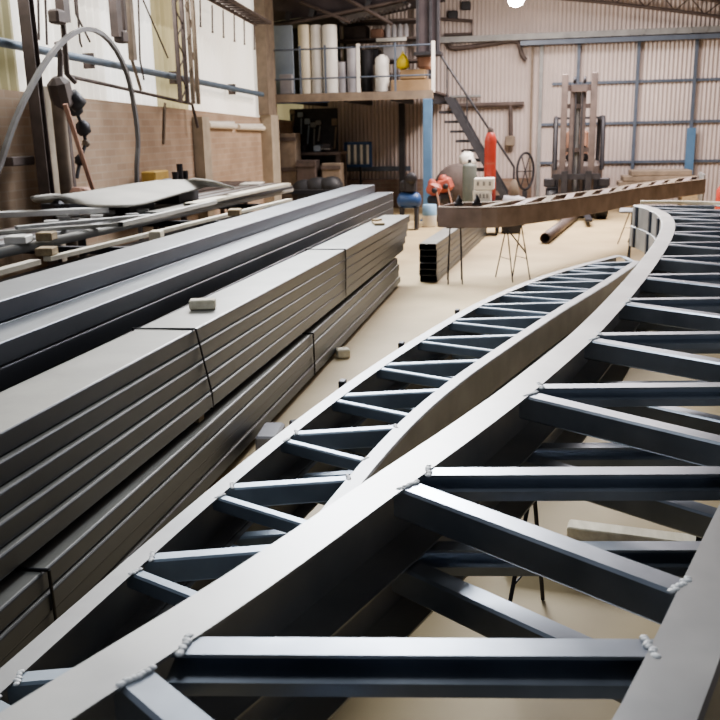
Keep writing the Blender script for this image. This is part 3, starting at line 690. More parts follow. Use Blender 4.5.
# ================================================================== MEZZANINE
MY, MT = 17.0, 2.385
xL, xR = WX+.02, aty(433, 95, MY).x
t = thing('mezzanine_platform', (-3.6, 18.4, 0), 'raised steel storage platform on a blue post in the corner', 'platform')
MB().box(((xL+xR)/2, (MY+BY)/2-.05, MT-.02), (xR-xL, BY-MY-.25, .04)).build('deck', 'brown', t)
MB().box(((xL+xR)/2, MY+.04, MT-.08), (xR-xL, .07, .15)).build('edge_beam', 'tan', t)
MB().box(((xL+xR)/2-1.0, MY+.12, MT-.1), (xR-xL-2.0, .05, .15)).build('edge_beam', 'deepblue', t)
for x in (xL+.5, xL+1.5, xL+2.4, xR-.1): MB().box((x, (MY+BY)/2, MT-.11), (.07, BY-MY-.4, .13)).build('joist', 'dark', t)
xp = aty(427.5, 150, MY).x
MB().box((xp, MY+.03, (MT-.155)/2), (.165, .12, MT-.155), bev=.008).build('post', 'blue', t)
MB().box((xp, MY+.03, .011), (.26, .26, .02)).build('base_plate', 'blue', t)
xq = aty(402, 140, 19.6).x
MB().box((xq, 19.6, (MT-.155)/2), (.12, .12, MT-.155)).build('post', 'dark', t)
rail_z = (aty(360, 47, MY).z, aty(360, 77, MY).z)
for z in rail_z: MB().tube([(xL+.1, MY+.03, z), (xR, MY+.03, z)], .016, 8).build('guard_rail', 'bluegrey', t)
for px, m_ in ((300, 'bluegrey'), (325, 'bluegrey'), (358, 'white'), (395, 'bluegrey'), (433, 'white')):
    x = aty(px, 70, MY).x; MB().box((x, MY+.03, MT+(rail_z[0]-MT)/2+.01), (.06 if m_ == 'white' else .035, .035, rail_z[0]-MT+.1)).build('rail_post', m_, t)
# things on it
def cyl(px0, px1, ptop, y, m, nm, lab, cat, z0=MT, group=None, tilt=0.):
    a, b = aty(px0, 60, y), aty(px1, 60, y); r = (b.x-a.x)/2; zt_ = aty((px0+px1)/2, ptop, y).z; h = zt_-z0-.004
    return tag(MB().lathe((a.x+r, y, z0+.003), [(r*.95, 0), (r, .02), (r, h*.33), (r*.985, h*.36), (r, h*.39), (r, h-.02), (r*.93, h), (r*.35, h), (r*.3, h-.05)], 22, V((tilt, 0, 1))).build(nm, m), lab, cat, group)
cyl(299, 311, 25, 17.6, 'cream', 'foam_roll', 'cream foam roll, the leftmost of three tall rolls on the platform', 'roll', group='tall rolls on the platform')
cyl(311.5, 322.5, 25, 17.62, 'white', 'foam_roll', 'slim white foam roll between the two other tall rolls on the platform', 'roll', group='tall rolls on the platform')
cyl(323, 337.5, 25, 17.6, 'white', 'foam_roll', 'widest white foam roll standing on the platform', 'roll', group='tall rolls on the platform')
cyl(338, 346, 62, 17.7, 'foamgrey', 'grey_roll', 'short grey roll beside the widest white roll', 'roll')
cyl(347, 356, 48, 17.7, 'foamgrey', 'grey_roll', 'grey roll beside the white railing post', 'roll')
cyl(361, 373, 50, 18.0, 'dark', 'dark_drum', 'dark drum behind the railing on the platform', 'drum')
t = thing('white_barrel', (aty(382, 60, 17.6).x, 17.6, MT), 'white plastic barrel standing on the platform', 'barrel')
xb_ = aty(382, 60, 17.6).x; zt_ = aty(382, 56, 17.6).z
MB().lathe((xb_, 17.6, MT+.003), [(.12, 0), (.135, .03), (.135, .25), (.14, .28), (.135, .31), (.135, zt_-MT-.06), (.1, zt_-MT-.01)], 20).build('barrel_body', 'white', t)
MB().lathe((xb_, 17.6, zt_-.007), [(.06, 0), (.06, .03), (.02, .035)], 14).build('lid', 'white', t)
def pbox(px0, px1, p0, p1, y, dp, m, nm, lab, cat, z0=None, bev=.012, rz=0.):
    a, b = aty(px0, p1, y), aty(px1, p0, y); zb_ = a.z if z0 is None else z0
    return tag(MB().box(((a.x+b.x)/2, y+dp/2, (zb_+b.z)/2+.001), (b.x-a.x, dp, b.z-zb_-.002), rz=rz, bev=bev).build(nm, m), lab, cat)
c1 = pbox(391, 430, 79, 92, 17.45, .45, 'card', 'cardboard_box', 'low wide cardboard box at the bottom of the platform pile', 'box', MT)
z1 = aty(410, 79, 17.45).z
pbox(400, 425, 69, 79, 17.5, .35, 'card', 'cardboard_box', 'smaller cardboard box on top of the wide one', 'box', z1)
z2 = aty(410, 69, 17.5).z
t = thing('yellow_bag', (aty(402, 55, 17.6).x, 17.6, z2), 'bright yellow bag on the cardboard boxes on the platform', 'bag')
q = aty(403, 64, 17.62); m_ = MB().lathe((q.x, 17.62, z2+.002), [(.06, 0), (.13, .05), (.12, .16), (.07, .24), (.02, .29)], 14)
for v_ in m_.v: v_ += V((random.uniform(-.012, .012),)*3)
m_.build('bag_body', 'yellow', t)
MB().tube([(q.x-.03, 17.6, z2+.27), (q.x, 17.6, z2+.33), (q.x+.03, 17.6, z2+.27)], .012, 6).build('tie', 'yellow', t)
pbox(417, 432, 48, 69, 17.7, .3, 'skinpink', 'brown_sack', 'pinkish brown sack standing beside the yellow bag', 'sack', z2, .05)
pbox(275, 292, 25, 90, 17.35, .04, 'paleblue', 'blue_sheet', 'pale blue sheet panel standing at the wall end of the platform', 'panel', MT, .004)
pbox(280, 292, 74, 92, 17.2, .1, 'foamgrey', 'grey_box', 'grey box in front of the pale blue panel', 'box', MT)
pbox(291, 299, 28, 70, 17.9, .2, 'dark', 'dark_cabinet', 'tall dark cabinet between the blue panel and the rolls', 'cabinet', MT)
# hanging shelf with junk, back of the platform
t = thing('storage_shelf', (-3.2, 18.8, MT), 'dark storage shelf unit at the back of the platform', 'shelf')
xa, xb2 = aty(342, 50, 18.8).x, aty(432, 50, 18.8).x
for x in (xa, xb2):
    for y in (18.5, 19.1): MB().box((x, y, MT+.9), (.05, .05, 1.8)).build('upright', 'dark', t)
for px in (62, 40, 22): z = aty(390, px, 18.8).z; MB().box(((xa+xb2)/2, 18.8, z), (xb2-xa+.05, .65, .04)).build('shelf_board', 'brown', t)
def junk(px0, px1, p0, zrow, m, nm, lab, cat, bev=.02):
    a, b = aty(px0, p0, 18.75), aty(px1, p0, 18.75)
    return tag(MB().box(((a.x+b.x)/2, 18.75, (zrow+a.z)/2+.001), (b.x-a.x, .4, a.z-zrow-.002), bev=bev).build(nm, m), lab, cat)
zr = [aty(390, p_, 18.8).z+.021 for p_ in (62, 40, 22)]
junk(346, 360, 47, zr[0], 'brown', 'storage_box', 'brown storage box on the lower platform shelf behind the white post', 'box')
junk(366, 380, 50, zr[0], 'dark', 'storage_box', 'dark storage box on the lower platform shelf behind the barrel', 'box')
junk(384, 405, 46, zr[0], 'foamgrey', 'storage_box', 'grey storage box on the lower platform shelf behind the yellow bag', 'box')
junk(345, 368, 27, zr[1], 'brown', 'storage_box', 'brown storage box on the middle platform shelf near the rolls', 'box')
junk(372, 384, 30, zr[1], 'skinpink', 'storage_box', 'pinkish storage box on the middle platform shelf', 'box')
for i, px in enumerate((388, 394, 400, 406)):
    a = aty(px, 34, 18.7); r = .055
    tag(MB().lathe((a.x, 18.7, zr[1]+.001), [(r, 0), (r, .2), (r*.7, .24), (r*.3, .27)], 12).build('grey_canister', 'foamgrey'), '%s grey canister from the rolls on the middle platform shelf' % ORD[i].replace('topmost', 'first'), 'canister', 'canisters on the platform shelf')
pbox(376, 406, 37, 42, 18.405, .065, 'white', 'white_board', 'pale horizontal board fixed before the platform shelf', 'board', None, .004)
# sloping ribbed sheets stored on the shelf top
mb = MB(); a0, a1 = aty(348, 26, 18.4), aty(412, 8, 18.4)
mb.sweep([a0.lerp(a1, i/31)+V((0, -.25, .05 if i % 2 else 0)) for i in range(32)], rsec(.3, .16))
tag(mb.build('ribbed_sheet', 'foamgrey'), 'pale ribbed sheet sloping up above the platform shelf', 'sheet')
# dark overhead duct and hanging column
t = thing('roof_canopy', aty(350, 0, 18.4), 'dark sloping roof canopy with beams above the storage platform', 'canopy')
c0, c1, c2 = aty(262, 26, 17.6), aty(330, 17, 17.6), aty(432, -6, 17.6)
for n_, (p_, q_) in enumerate(((c0, c1), (c1, c2))):
    MB().add([(p_.x, 17.6, p_.z), (q_.x, 17.6, q_.z), (q_.x, 19.9, q_.z+.15), (p_.x, 19.9, p_.z+.15), (p_.x, 17.6, p_.z+.05), (q_.x, 17.6, q_.z+.05), (q_.x, 19.9, q_.z+.2), (p_.x, 19.9, p_.z+.2)],
        [(0, 1, 2, 3), (4, 7, 6, 5), (0, 4, 5, 1), (1, 5, 6, 2), (2, 6, 7, 3), (3, 7, 4, 0)]).build('roof_sheet', 'darkroof', t)
MB().add([(c0.x, 17.58, c0.z+.05), (c1.x, 17.58, c1.z+.05), (c2.x, 17.58, c2.z+.05), (c2.x, 17.58, 5.3), (c0.x, 17.58, 5.2)], [(0, 1, 2, 3, 4)]).build('fascia', 'darkroof', t)
for (pa, pb) in (((268, 28), (432, -6)), ((335, -8), (392, 24)), ((300, 2), (350, 22))):
    MB().tube([aty(*pa, 17.5), aty(*pb, 17.5)], .035, 8).build('beam', 'brown', t)
for px in (288, 312, 368, 405): q = aty(px, 20-(px-262)*.15, 17.52); MB().box((q.x, 17.52, q.z), (.1, .06, .16), ry=.3).build('cleat', 'dark', t)
x0, x1 = aty(416, 20, 17.3).x, aty(440, 20, 17.3).x; zt_ = aty(428, 52, 17.3).z
t = thing('hanging_chute', ((x0+x1)/2, 17.4, zt_), 'dark purple vertical chute hanging over the platform corner', 'chute')
MB().box(((x0+x1)/2, 17.45, (zt_+5.2)/2), (x1-x0-.06, .3, 5.2-zt_)).build('chute_body', 'darkroof', t)
for x in (x0+.03, (x0+x1)/2+.05, x1-.03): MB().box((x, 17.28, (zt_+5.2)/2), (.05, .05, 5.2-zt_)).build('rib', 'dark', t)
MB().box(((x0+x1)/2, 17.4, zt_-.03), (x1-x0+.06, .45, .06)).build('collar', 'dark', t)
# ---- stairs
t = thing('steel_stairs', (-1.5, 17.8, 0), 'steep steel stairs coming down from the platform behind the red cylinder', 'stairs')
s0, s1 = aty(446, 97, 17.45), aty(507, 204, 17.45)
s1.z = max(s1.z, .02)
for y in (17.42, 18.23):
    d_ = (s1-s0); MB().add([(s0.x-.04, y, s0.z), (s0.x+.11, y, s0.z), (s1.x+.11, y, s1.z), (s1.x-.04, y, s1.z), (s0.x-.04, y+.03, s0.z), (s0.x+.11, y+.03, s0.z), (s1.x+.11, y+.03, s1.z), (s1.x-.04, y+.03, s1.z)],
        [(0, 1, 2, 3), (4, 7, 6, 5), (0, 4, 5, 1), (1, 5, 6, 2), (2, 6, 7, 3), (3, 7, 4, 0)]).build('stringer', 'dark', t)
for i in range(11):
    q = s0.lerp(s1, (i+.5)/11); MB().box((q.x-.13, 17.84, q.z), (.34, .72, .045)).build('tread', 'dark', t)
h0, h1 = aty(441, 56, 17.45), aty(514, 167, 17.45)
MB().tube([h0, h1, V((h1.x, 17.45, .02))], .022, 8).build('handrail', 'dark', t)
for px, py0, py1 in ((447, 64, 105), (467, 96, 137)): MB().tube([aty(px, py0, 17.46), aty(px, py1, 17.46)], .015, 6).build('baluster', 'dark', t)

# ---- back wall pipes
yb2 = BY-.12
q = [aty(px, py, yb2) for px, py in ((448, 40), (450, 47), (460, 48), (490, 44), (514, 41), (519, 45), (522, 55), (526, 60))]
tag(MB().tube(spline(q, .06), .045, 8).build('bent_wall_pipe', 'brown'), 'brown bent pipe with hooked ends high on the back wall', 'pipe')
q = [aty(px, py, yb2) for px, py in ((440, 19), (472, 21), (472, 34), (444, 35))]
tag(MB().tube(q, .035, 8).build('square_wall_loop', 'brown'), 'brown squared pipe loop near the top of the back wall', 'pipe')
t = thing('wall_drop_pipe', aty(500, 105, yb2), 'brown horizontal pipe with drop pipe on the back wall above the red cylinder', 'pipe')
MB().tube([aty(449, 106, yb2), aty(524, 104, yb2)], .05, 8).build('arm', 'brown', t)
MB().tube([aty(510.5, 105, yb2), aty(511, 140, yb2)], .045, 8).build('drop', 'brown', t)
MB().box(aty(510, 141, yb2)-V((0, .02, 0)), (.2, .14, .22), bev=.02).build('valve', 'tan', t)
tag(MB().tube([aty(450, 97, yb2), aty(481, 96, yb2)], .03, 8).build('short_wall_pipe', 'grey'), 'short grey pipe above the long horizontal one on the back wall', 'pipe')
for px, py, lab in ((453, 15, 'small dark junction box near the squared pipe loop'), (466, 6, 'small dark junction box at the top edge beside the lamp')):
    tag(MB().box(aty(px, py, BY-.07), (.2, .13, .16), bev=.015).build('junction_box', 'dark'), lab, 'junction box')
x = aty(531, 100, yb2).x
tag(MB().tube([(x, yb2, 3.3), (x+.02, yb2, .6)], .025, 6).build('vertical_wall_pipe', 'tan'), 'thin vertical pipe beside the door edge', 'pipe')
# hose reel / wheel on wall
c = aty(525, 172, 19.2)
t = thing('spare_wheel', (c.x, 19.5, c.z-.4), 'dark narrow wheel leaning beside the sliding door edge', 'wheel')
mb = MB(); rr = []
for i in range(25):
    a = 2*PI*i/24; rr.append(V((c.x+.17*math.cos(a), 19.5+.1*math.cos(a), c.z+.38*math.sin(a))))
mb.tube(rr, .026, 8, cap=False).build('rim', 'dark', t)
for i in range(6): a = PI*i/3; MB().tube([(c.x, 19.5, c.z), (c.x+.17*math.cos(a), 19.5+.1*math.cos(a), c.z+.38*math.sin(a))], .012, 5).build('spoke', 'dark', t)
MB().box((c.x, 19.5, (c.z-.4)/2), (.1, .1, c.z-.41)).build('stand', 'dark', t)
# lamp
c = aty(516, -1, 16.5)
t = thing('high_bay_lamp', c, 'glowing bare lamp hanging from the roof over the back of the hall', 'lamp')
MB().lathe(c-V((0, 0, .13)), [(.02, 0), (.1, .03), (.14, .1), (.13, .18), (.06, .25)], 18).build('bulb', 'lamp', t)
MB().lathe(c+V((0, 0, .12)), [(.18, 0), (.16, .06), (.07, .2), (.05, .34)], 18).build('shade', 'grey', t)
MB().tube([c+V((0, 0, .44)), V((c.x, c.y, 6.4))], .015, 6).build('cord', 'dark', t)

# ================================================================== UNDER AND AROUND THE MEZZANINE
# grille leaning on back wall
a, b = aty(346, 166, 19.3), aty(370.5, 143, 19.3)
t = thing('window_grille', ((a.x+b.x)/2, 19.3, 0), 'blue framed grille with pale bars standing under the platform', 'grille')
w_, h_ = b.x-a.x, b.z-a.z
for x in (a.x, b.x): MB().box((x, 19.3, (a.z+b.z)/2), (.06, .05, h_+.06)).build('frame_side', 'deepblue', t)
for z in (a.z, b.z): MB().box(((a.x+b.x)/2, 19.3, z), (w_, .05, .06)).build('frame_rail', 'deepblue', t)
for i in range(4): MB().box((a.x+w_*(i+.5)/4, 19.32, (a.z+b.z)/2), (.055, .02, h_*.88)).build('bar', 'white' , t)
MB().box(((a.x+b.x)/2, 19.35, (a.z+b.z)/2), (w_, .01, h_)).build('backing', 'bluegrey', t)
MB().tube([((a.x+b.x)/2+.05, 19.3, a.z), ((a.x+b.x)/2+.05, 19.3, .01)], .03, 6).build('leg', 'dark', t)
MB().box(((a.x+b.x)/2, 19.3, .01), (.5, .3, .018)).build('foot', 'dark', t)
# rail on the back wall under the platform
z = aty(380, 169, 19.75).z
tag(MB().box((aty(372, 169, 19.75).x, 19.85, z), (1.7, .06, .1)).build('wall_rail', 'bluegrey'), 'dark blue rail low on the back wall under the platform', 'rail')
# work bench with clutter
bxa, bxb = aty(284, 160, 17.9).x, aty(342, 160, 17.9).x; zb2 = aty(310, 152, 17.9).z
t = thing('work_bench', ((bxa+bxb)/2, 18.0, 0), 'dark cluttered workbench under the platform against the wall', 'workbench')
MB().box(((bxa+bxb)/2, 18.1, zb2-.03), (bxb-bxa, .7, .06)).build('bench_top', 'brown', t)
for x in (bxa+.06, bxb-.06):
    for y in (17.82, 18.38): MB().box((x, y, (zb2-.06)/2), (.08, .08, zb2-.062)).build('leg', 'brown', t)
MB().box(((bxa+bxb)/2, 18.35, zb2*.45), (bxb-bxa-.2, .1, zb2*.7)).build('back_panel', 'brown', t)
MB().box(((bxa+bxb)/2, 18.1, zb2*.35), (bxb-bxa-.22, .4, .05)).build('shelf', 'tan', t)
def on_bench(px, w, h, m, nm, lab, cat, dy=0., bev=.02):
    x = aty(px, 150, 17.9).x; return tag(MB().box((x, 17.95+dy, zb2+h/2+.001), (w, .25, h), bev=bev).build(nm, m), lab, cat)
on_bench(293, .22, .24, 'ochre', 'tool_case', 'ochre tool case on the cluttered workbench', 'case')
on_bench(303, .14, .15, 'dark', 'grease_tin', 'dark tin beside the ochre case on the workbench', 'tin')
on_bench(318, .16, .13, 'paleblue', 'parts_tray', 'pale blue parts tray on the workbench', 'tray')
x = aty(328, 150, 17.9).x
t = thing('bench_vise', (x, 17.9, zb2), 'dark bench vise at the end of the cluttered workbench', 'vise')
MB().box((x, 17.95, zb2+.05), (.14, .3, .1), bev=.02).build('vise_body', 'dark', t); MB().box((x, 17.78, zb2+.12), (.16, .05, .1), bev=.01).build('jaw', 'dark', t); MB().tube([(x-.1, 17.7, zb2+.06), (x+.1, 17.7, zb2+.06)], .012, 6).build('handle', 'grey', t)
# tool board with hanging tools
xa, xb2 = aty(290, 130, 18.9).x, aty(338, 130, 18.9).x
tag(MB().box(((xa+xb2)/2, 18.9, 1.08), (xb2-xa, .04, 2.14)).build('tool_board', 'dark'), 'tall dark tool board behind the cluttered workbench', 'board')
for i, (px, p0, p1, m_) in enumerate(((292, 110, 128, 'tan'), (300, 112, 135, 'paleblue'), (307, 118, 145, 'paleblue'), (313, 122, 146, 'grey'), (318, 120, 142, 'grey'), (334, 118, 150, 'tan'))):
    q0, q1 = aty(px, p0, 18.82), aty(px+2, p1, 18.82)
    t = thing('hanging_tool', q0, '%s long tool hanging on the dark tool board, counted from the brick wall' % ORD[i].replace('topmost', 'first'), 'tool', 'tools on the dark tool board')
    MB().box(q0.lerp(q1, .62), (.035, .03, (q0-q1).length*.7), ry=random.uniform(-.2, .2), bev=.006).build('shaft', m_, t)
    MB().box(q0.lerp(q1, .12), (.12, .05, (q0-q1).length*.22), bev=.015).build('tool_head', m_, t)
# black machine in front of the bench
x0, x1 = aty(294, 190, 15.5).x, aty(338, 190, 15.5).x
t = thing('black_engine', ((x0+x1)/2, 15.6, 0), 'black bulky engine block standing before the workbench', 'engine')
for f, r, h in ((.2, .2, .62), (.5, .22, .66), (.8, .2, .72)):
    x = x0+(x1-x0)*f; MB().lathe((x, 15.4, .35+h*.5), [(.05, 0), (r, .04), (r, .4), (.06, .45)], 14, V((0, 1, 0))).build('cylinder_block', 'black', t)
MB().box(((x0+x1)/2, 15.65, .5), (x1-x0-.05, .5, .5), bev=.06).build('crankcase', 'black', t)
for f in (.1, .45, .9): MB().box((x0+(x1-x0)*f, 15.65, .13), (.08, .4, .26)).build('foot', 'dark', t)
for f in (.42, .62): MB().lathe((x0+(x1-x0)*f, 15.36, .5), [(.035, 0), (.035, .05), (.02, .06)], 10, V((0, -1, 0))).build('fitting', 'grey', t)
# brown boxes and pipes at the wall foot
for px, py0, py1, y, dp, m_, nm, lab in ((286, 133, 176, 17.3, .4, 'tan', 'tall_crate', 'tan upright crate against the corner pillar under the platform'), (306, 160, 182, 17.2, .4, 'brown', 'brown_crate', 'brown low crate beside the corner under the platform'), (331, 163, 182, 17.3, .35, 'tan', 'tan_crate', 'tan crate in front of the workbench')):
    a = aty(px-9, py1, y); b = aty(px+9, py0, y)
    t = thing(nm, ((a.x+b.x)/2, y, 0), lab, 'crate')
    MB().box(((a.x+b.x)/2, y+dp/2, b.z/2), (b.x-a.x, dp, b.z-.004), bev=.01).build('crate_body', m_, t)
    for f in (.25, .6, .95): MB().box(((a.x+b.x)/2, y-.012, b.z*f-.03), (b.x-a.x+.02, .02, .07)).build('slat', 'brown', t)
# compressor
x0, x1 = aty(396, 198, 15.3).x, aty(420, 198, 15.3).x; zc = aty(408, 201, 15.3).z
t = thing('air_compressor', ((x0+x1)/2, 15.4, 0), 'blue tank air compressor with dark pump behind the tube stack', 'compressor')
r = .14
MB().lathe((x0, 15.45, zc), [(.05, 0), (r*.8, .03), (r, .08), (r, x1-x0-.08), (r*.8, x1-x0-.03), (.05, x1-x0)], 18, V((1, 0, 0))).build('tank', 'deepblue', t)
MB().box(((x0+x1)/2+.03, 15.45, zc+r+.14), (.2, .22, .28), bev=.03).build('pump', 'dark', t)
MB().lathe(((x0+x1)/2+.06, 15.3, zc+r+.24), [(.03, 0), (.1, .01), (.1, .04), (.03, .05)], 18, V((0, -1, 0))).build('flywheel', 'dark', t)
MB().box((x0+.12, 15.45, zc+r+.1), (.13, .16, .2), bev=.03).build('motor', 'dark', t)
for x in (x0+.08, x1-.08): MB().box((x, 15.45, (zc-r+.02)/2), (.05, .25, max(.05, zc-r+.02))).build('foot', 'dark', t)
# bucket
c = atz(429.5, 226, 0); c.y = 15.6; c = V((aty(429.5, 215, 15.9).x, 15.9, 0)); zt_ = aty(429, 204, 15.9).z
t = thing('plastic_drum', c, 'blue and white plastic drum at the foot of the blue post', 'drum')
MB().lathe(c+V((0, 0, .003)), [(.11, 0), (.125, .02), (.125, zt_*.5)], 20).build('lower_half', 'white', t)
MB().lathe(c+V((0, 0, zt_*.5+.003)), [(.125, 0), (.13, .03), (.125, .06), (.125, zt_*.45), (.11, zt_*.5-.01)], 20).build('upper_half', 'drumblue', t)
# red machines
for px, py, y, r, lab in ((434, 189, 16.3, .15, 'orange-red round machine housing beside the blue post'), (445, 185, 16.75, .17, 'taller orange-red machine with dark legs, second from the blue post')):
    q = aty(px, py, y)
    t = thing('red_motor', (q.x, y, 0), lab, 'motor', 'orange-red machines by the blue post')
    MB().box((q.x, y, q.z), (r*1.7, .26, r*1.5), ry=.45 if r < .16 else -.35, bev=.05).lathe((q.x-r*.2, y-.02, q.z+r*.5), [(r*.5, 0), (r*.55, .04), (r*.3, .1)], 10).build('housing', 'orange', t)
    MB().lathe((q.x+.02, y-.17, q.z-.02), [(.02, 0), (.05, .01), (.05, .05)], 9, V((.2, 1, .15))).build('hub', 'dark', t)
    MB().box((q.x, y, q.z-r-.04), (r*1.5, .22, .14), bev=.03).build('gearbox', 'dark', t)
    for s_ in (-1, 1): MB().tube([(q.x+s_*r*.5, y, q.z-r-.08), (q.x+s_*r*.75, y-.03, .01)], .03, 6).build('leg', 'dark', t)
    MB().tube([(q.x+r*.4, y-.12, q.z-.05), (q.x+r*.95, y-.14, q.z-.42)], .018, 6).build('lever', 'skinpink', t)
q = aty(457, 170, 17.1)
t = thing('round_guard', (q.x, 17.1, 0), 'large dark brown wheel guard behind the orange-red machines', 'guard')
MB().lathe((q.x, 17.1, .62), [(.05, 0), (.40, .03), (.43, .07), (.40, .11), (.05, .14)], 24, V((0, 1, 0))).build('disc', 'brown', t)
MB().box((q.x, 17.17, .09), (.5, .12, .18)).build('stand', 'dark', t)
# grey cabinet / drum
t = thing('grey_cylinder', (aty(469, 180, 15.6).x, 15.6, 0), 'tall grey-green gas cylinder beside the white boxes', 'gas cylinder')
x = aty(469.5, 180, 15.6).x; zt_ = aty(469, 163, 15.6).z
MB().lathe((x, 15.6, .003), [(.11, 0), (.12, .03), (.12, zt_-.06), (.11, zt_-.03), (.05, zt_-.015), (.03, zt_)], 18).build('cylinder_body', 'greygreen', t)
MB().box((x, 15.6, zt_+.03), (.06, .06, .07), bev=.01).build('valve', 'dark', t)
# welding set: two white boxes and a red cylinder on a trolley
wy = 14.6
a, b = aty(473, 203, wy), aty(497, 203, wy); zt0 = aty(485, 203, wy).z
t = thing('welding_trolley', ((a.x+b.x)/2, wy, 0), 'low dark welding trolley carrying the white boxes and red cylinder', 'trolley')
MB().box(((a.x+b.x)/2, wy+.2, zt0-.025), (b.x-a.x+.06, .6, .05)).build('deck', 'dark', t)
for x in (a.x, b.x):
    for y in (wy, wy+.42): MB().lathe((x-.02, y, .09), [(.03, 0), (.09, .005), (.09, .035), (.03, .04)], 14, V((1, 0, 0))).build('wheel', 'black', t)
    MB().box((x, wy+.2, zt0/2+.03), (.04, .5, zt0-.1)).build('side_frame', 'dark', t)
def wbox(px0, px1, p0, z0, lab, rows):
    a, b = aty(px0, p0, wy), aty(px1, p0, wy); h = b.z-z0-.004
    t = thing('white_machine', ((a.x+b.x)/2, wy, z0), lab, 'welding machine', 'white welding machines on the trolley')
    MB().box(((a.x+b.x)/2, wy+.15, z0+h/2+.001), (b.x-a.x, .3, h), bev=.01).build('case', 'white', t)
    for i in range(rows):
        MB().box((a.x+(b.x-a.x)*(.2+.6*i/(rows-1)), wy-.004, z0+h*.55), (.035, .012, h*.35)).build('panel_mark', 'grey', t)
    MB().tube([(a.x+.06, wy+.1, z0+h), (a.x+.06, wy+.1, z0+h+.0)], .001, 4) 
    return b.z
zw = wbox(473, 491, 190, zt0+.001, 'lower white welding machine with dark panel marks on the trolley', 4)
zw2 = wbox(474, 494, 178, zw+.001, 'upper white welding machine with dark panel marks, below the red cylinder', 3)
x = aty(490, 150, wy+.32).x; zt_ = aty(490, 127, wy+.32).z; z0 = zt0+.002
t = thing('red_gas_cylinder', (x, wy+.42, z0), 'bright red gas cylinder standing behind the white welding machines', 'gas cylinder')
r = (aty(496, 150, wy+.32).x-aty(484, 150, wy+.32).x)/2; h = zt_-z0
MB().lathe((x, wy+.43, z0), [(r*.9, 0), (r, .03), (r, h*.80), (r*.92, h*.86), (r*.7, h*.91), (r*.35, h*.94)], 20).build('cylinder_body', 'red', t)
MB().lathe((x, wy+.43, z0+h*.5), [(r*1.02, 0), (r*1.02, .03)], 20).build('band', 'orange', t)
MB().lathe((x, wy+.43, z0+h*.93), [(r*.5, 0), (r*.5, h*.04), (r*.2, h*.07)], 12).build('valve_cap', 'brown', t)
# motor block and dark bits at the right of the boxes
q = aty(512, 188, 15.0)
t = thing('grey_gearmotor', (q.x, 15, 0), 'grey gear motor on dark stand beside the white welding machines', 'motor')
MB().lathe((q.x-.15, 15, .48), [(.04, 0), (.13, .02), (.13, .26), (.1, .3), (.1, .36), (.03, .38)], 16, V((1, 0, 0))).build('motor_body', 'foamgrey', t)
MB().box((q.x, 15, .18), (.3, .3, .35), bev=.01).build('stand', 'dark', t)
MB().lathe((q.x+.03, 15.05, .6), [(.09, 0), (.1, .05), (.06, .2), (.03, .26)], 12).build('gear_head', 'tan', t)
t = thing('white_rag', (0, 0, 0), 'crumpled white cloth hanging on the stairs', 'cloth')
t.location = aty(467, 160, 17.3); ORG[t.name] = t.location.copy()
q = aty(467, 160, 17.3); m_ = MB().lathe(q-V((0, 0, .12)), [(.04, 0), (.12, .03), (.15, .10), (.13, .18), (.10, .24), (.03, .27)], 11)
for v_ in m_.v: v_ += V((random.uniform(-.03, .03), random.uniform(-.03, .03), random.uniform(-.02, .02)))
m_.build('cloth_body', 'white', t)
# floor tube near the forklift
a, b = atz(545, 240, .06), atz(574, 217, .06)
tag(MB().pipe(V((a.x, a.y, .085)), V((b.x, b.y, .085)), .08, .012).build('thick_floor_pipe', 'mastbrown'), 'thick open-ended pipe lying on the floor before the forklift', 'pipe')
# pile of boards by the door
z0 = aty(640, 186, 18.6).z
for i, (px0, px1) in enumerate(((618, 700), (622, 694), (630, 690))):
    a, b = aty(px0, 180, 18.6), aty(px1, 180, 18.6)
    tag(MB().box(((a.x+b.x)/2, 18.7, z0+.05+.102*i), (b.x-a.x, .6, .1), rz=.01*i, bev=.01).build('brown_board', 'tan'), '%s brown board of the pile in front of the sliding door' % ('bottom', 'middle', 'topmost')[i], 'board', 'boards by the sliding door')
for px in (630, 690):
    x = aty(px, 183, 18.6).x; tag(MB().box((x, 18.7, z0/2), (.3, .5, z0-.004), bev=.01).build('timber_support', 'wood'), 'timber support under the %s of the brown boards' % ('end nearer the forklift' if px < 650 else 'far end'), 'support block')
q = aty(719, 191, 16)
t = thing('red_canister', (q.x+.05, 16, 0), 'red canister at the right edge beyond the trusses', 'canister')
MB().lathe((q.x+.08, 16, .003), [(.1, 0), (.12, .03), (.12, .6), (.06, .7)], 16).build('canister_body', 'red', t)
MB().lathe((q.x+.08, 16, .7), [(.03, 0), (.03, .05)], 10).build('cap', 'dark', t)

# ================================================================== FORKLIFT
FY = 17.0
X_ = lambda px, y=FY: aty(px, 130, y).x
Zp = lambda py, y=FY: aty(577, py, y).z
t = thing('forklift', (X_(578), FY+.9, 0), 'grey-brown forklift facing forward with tall double mast', 'forklift')
for px, top in ((563.5, 74), (592.5, 73)): MB().box((X_(px), FY, (Zp(top)+.12)/2), (.11, .14, Zp(top)-.12), bev=.01).build('outer_mast', 'mastbrown', t)
for px, top in ((571.5, 85), (582.5, 85)): MB().box((X_(px), FY+.02, (Zp(top)+.2)/2), (.085, .1, Zp(top)-.2), bev=.01).build('inner_mast', 'mastbrown', t)
MB().tube([(X_(577.5), FY+.1, .3), (X_(577.5), FY+.1, Zp(90))], .045, 10).build('lift_cylinder', 'grey', t)
for py, h in ((106, .08), (88, .1), (150, .08)): MB().box((X_(578), FY+.06, Zp(py)), (X_(592)-X_(564), .08, h)).build('mast_crossbar', 'mastbrown', t)
MB().box((X_(578), FY-.06, Zp(92)+.06), (X_(585)-X_(570), .08, .12)).build('mast_crosshead', 'brown', t)
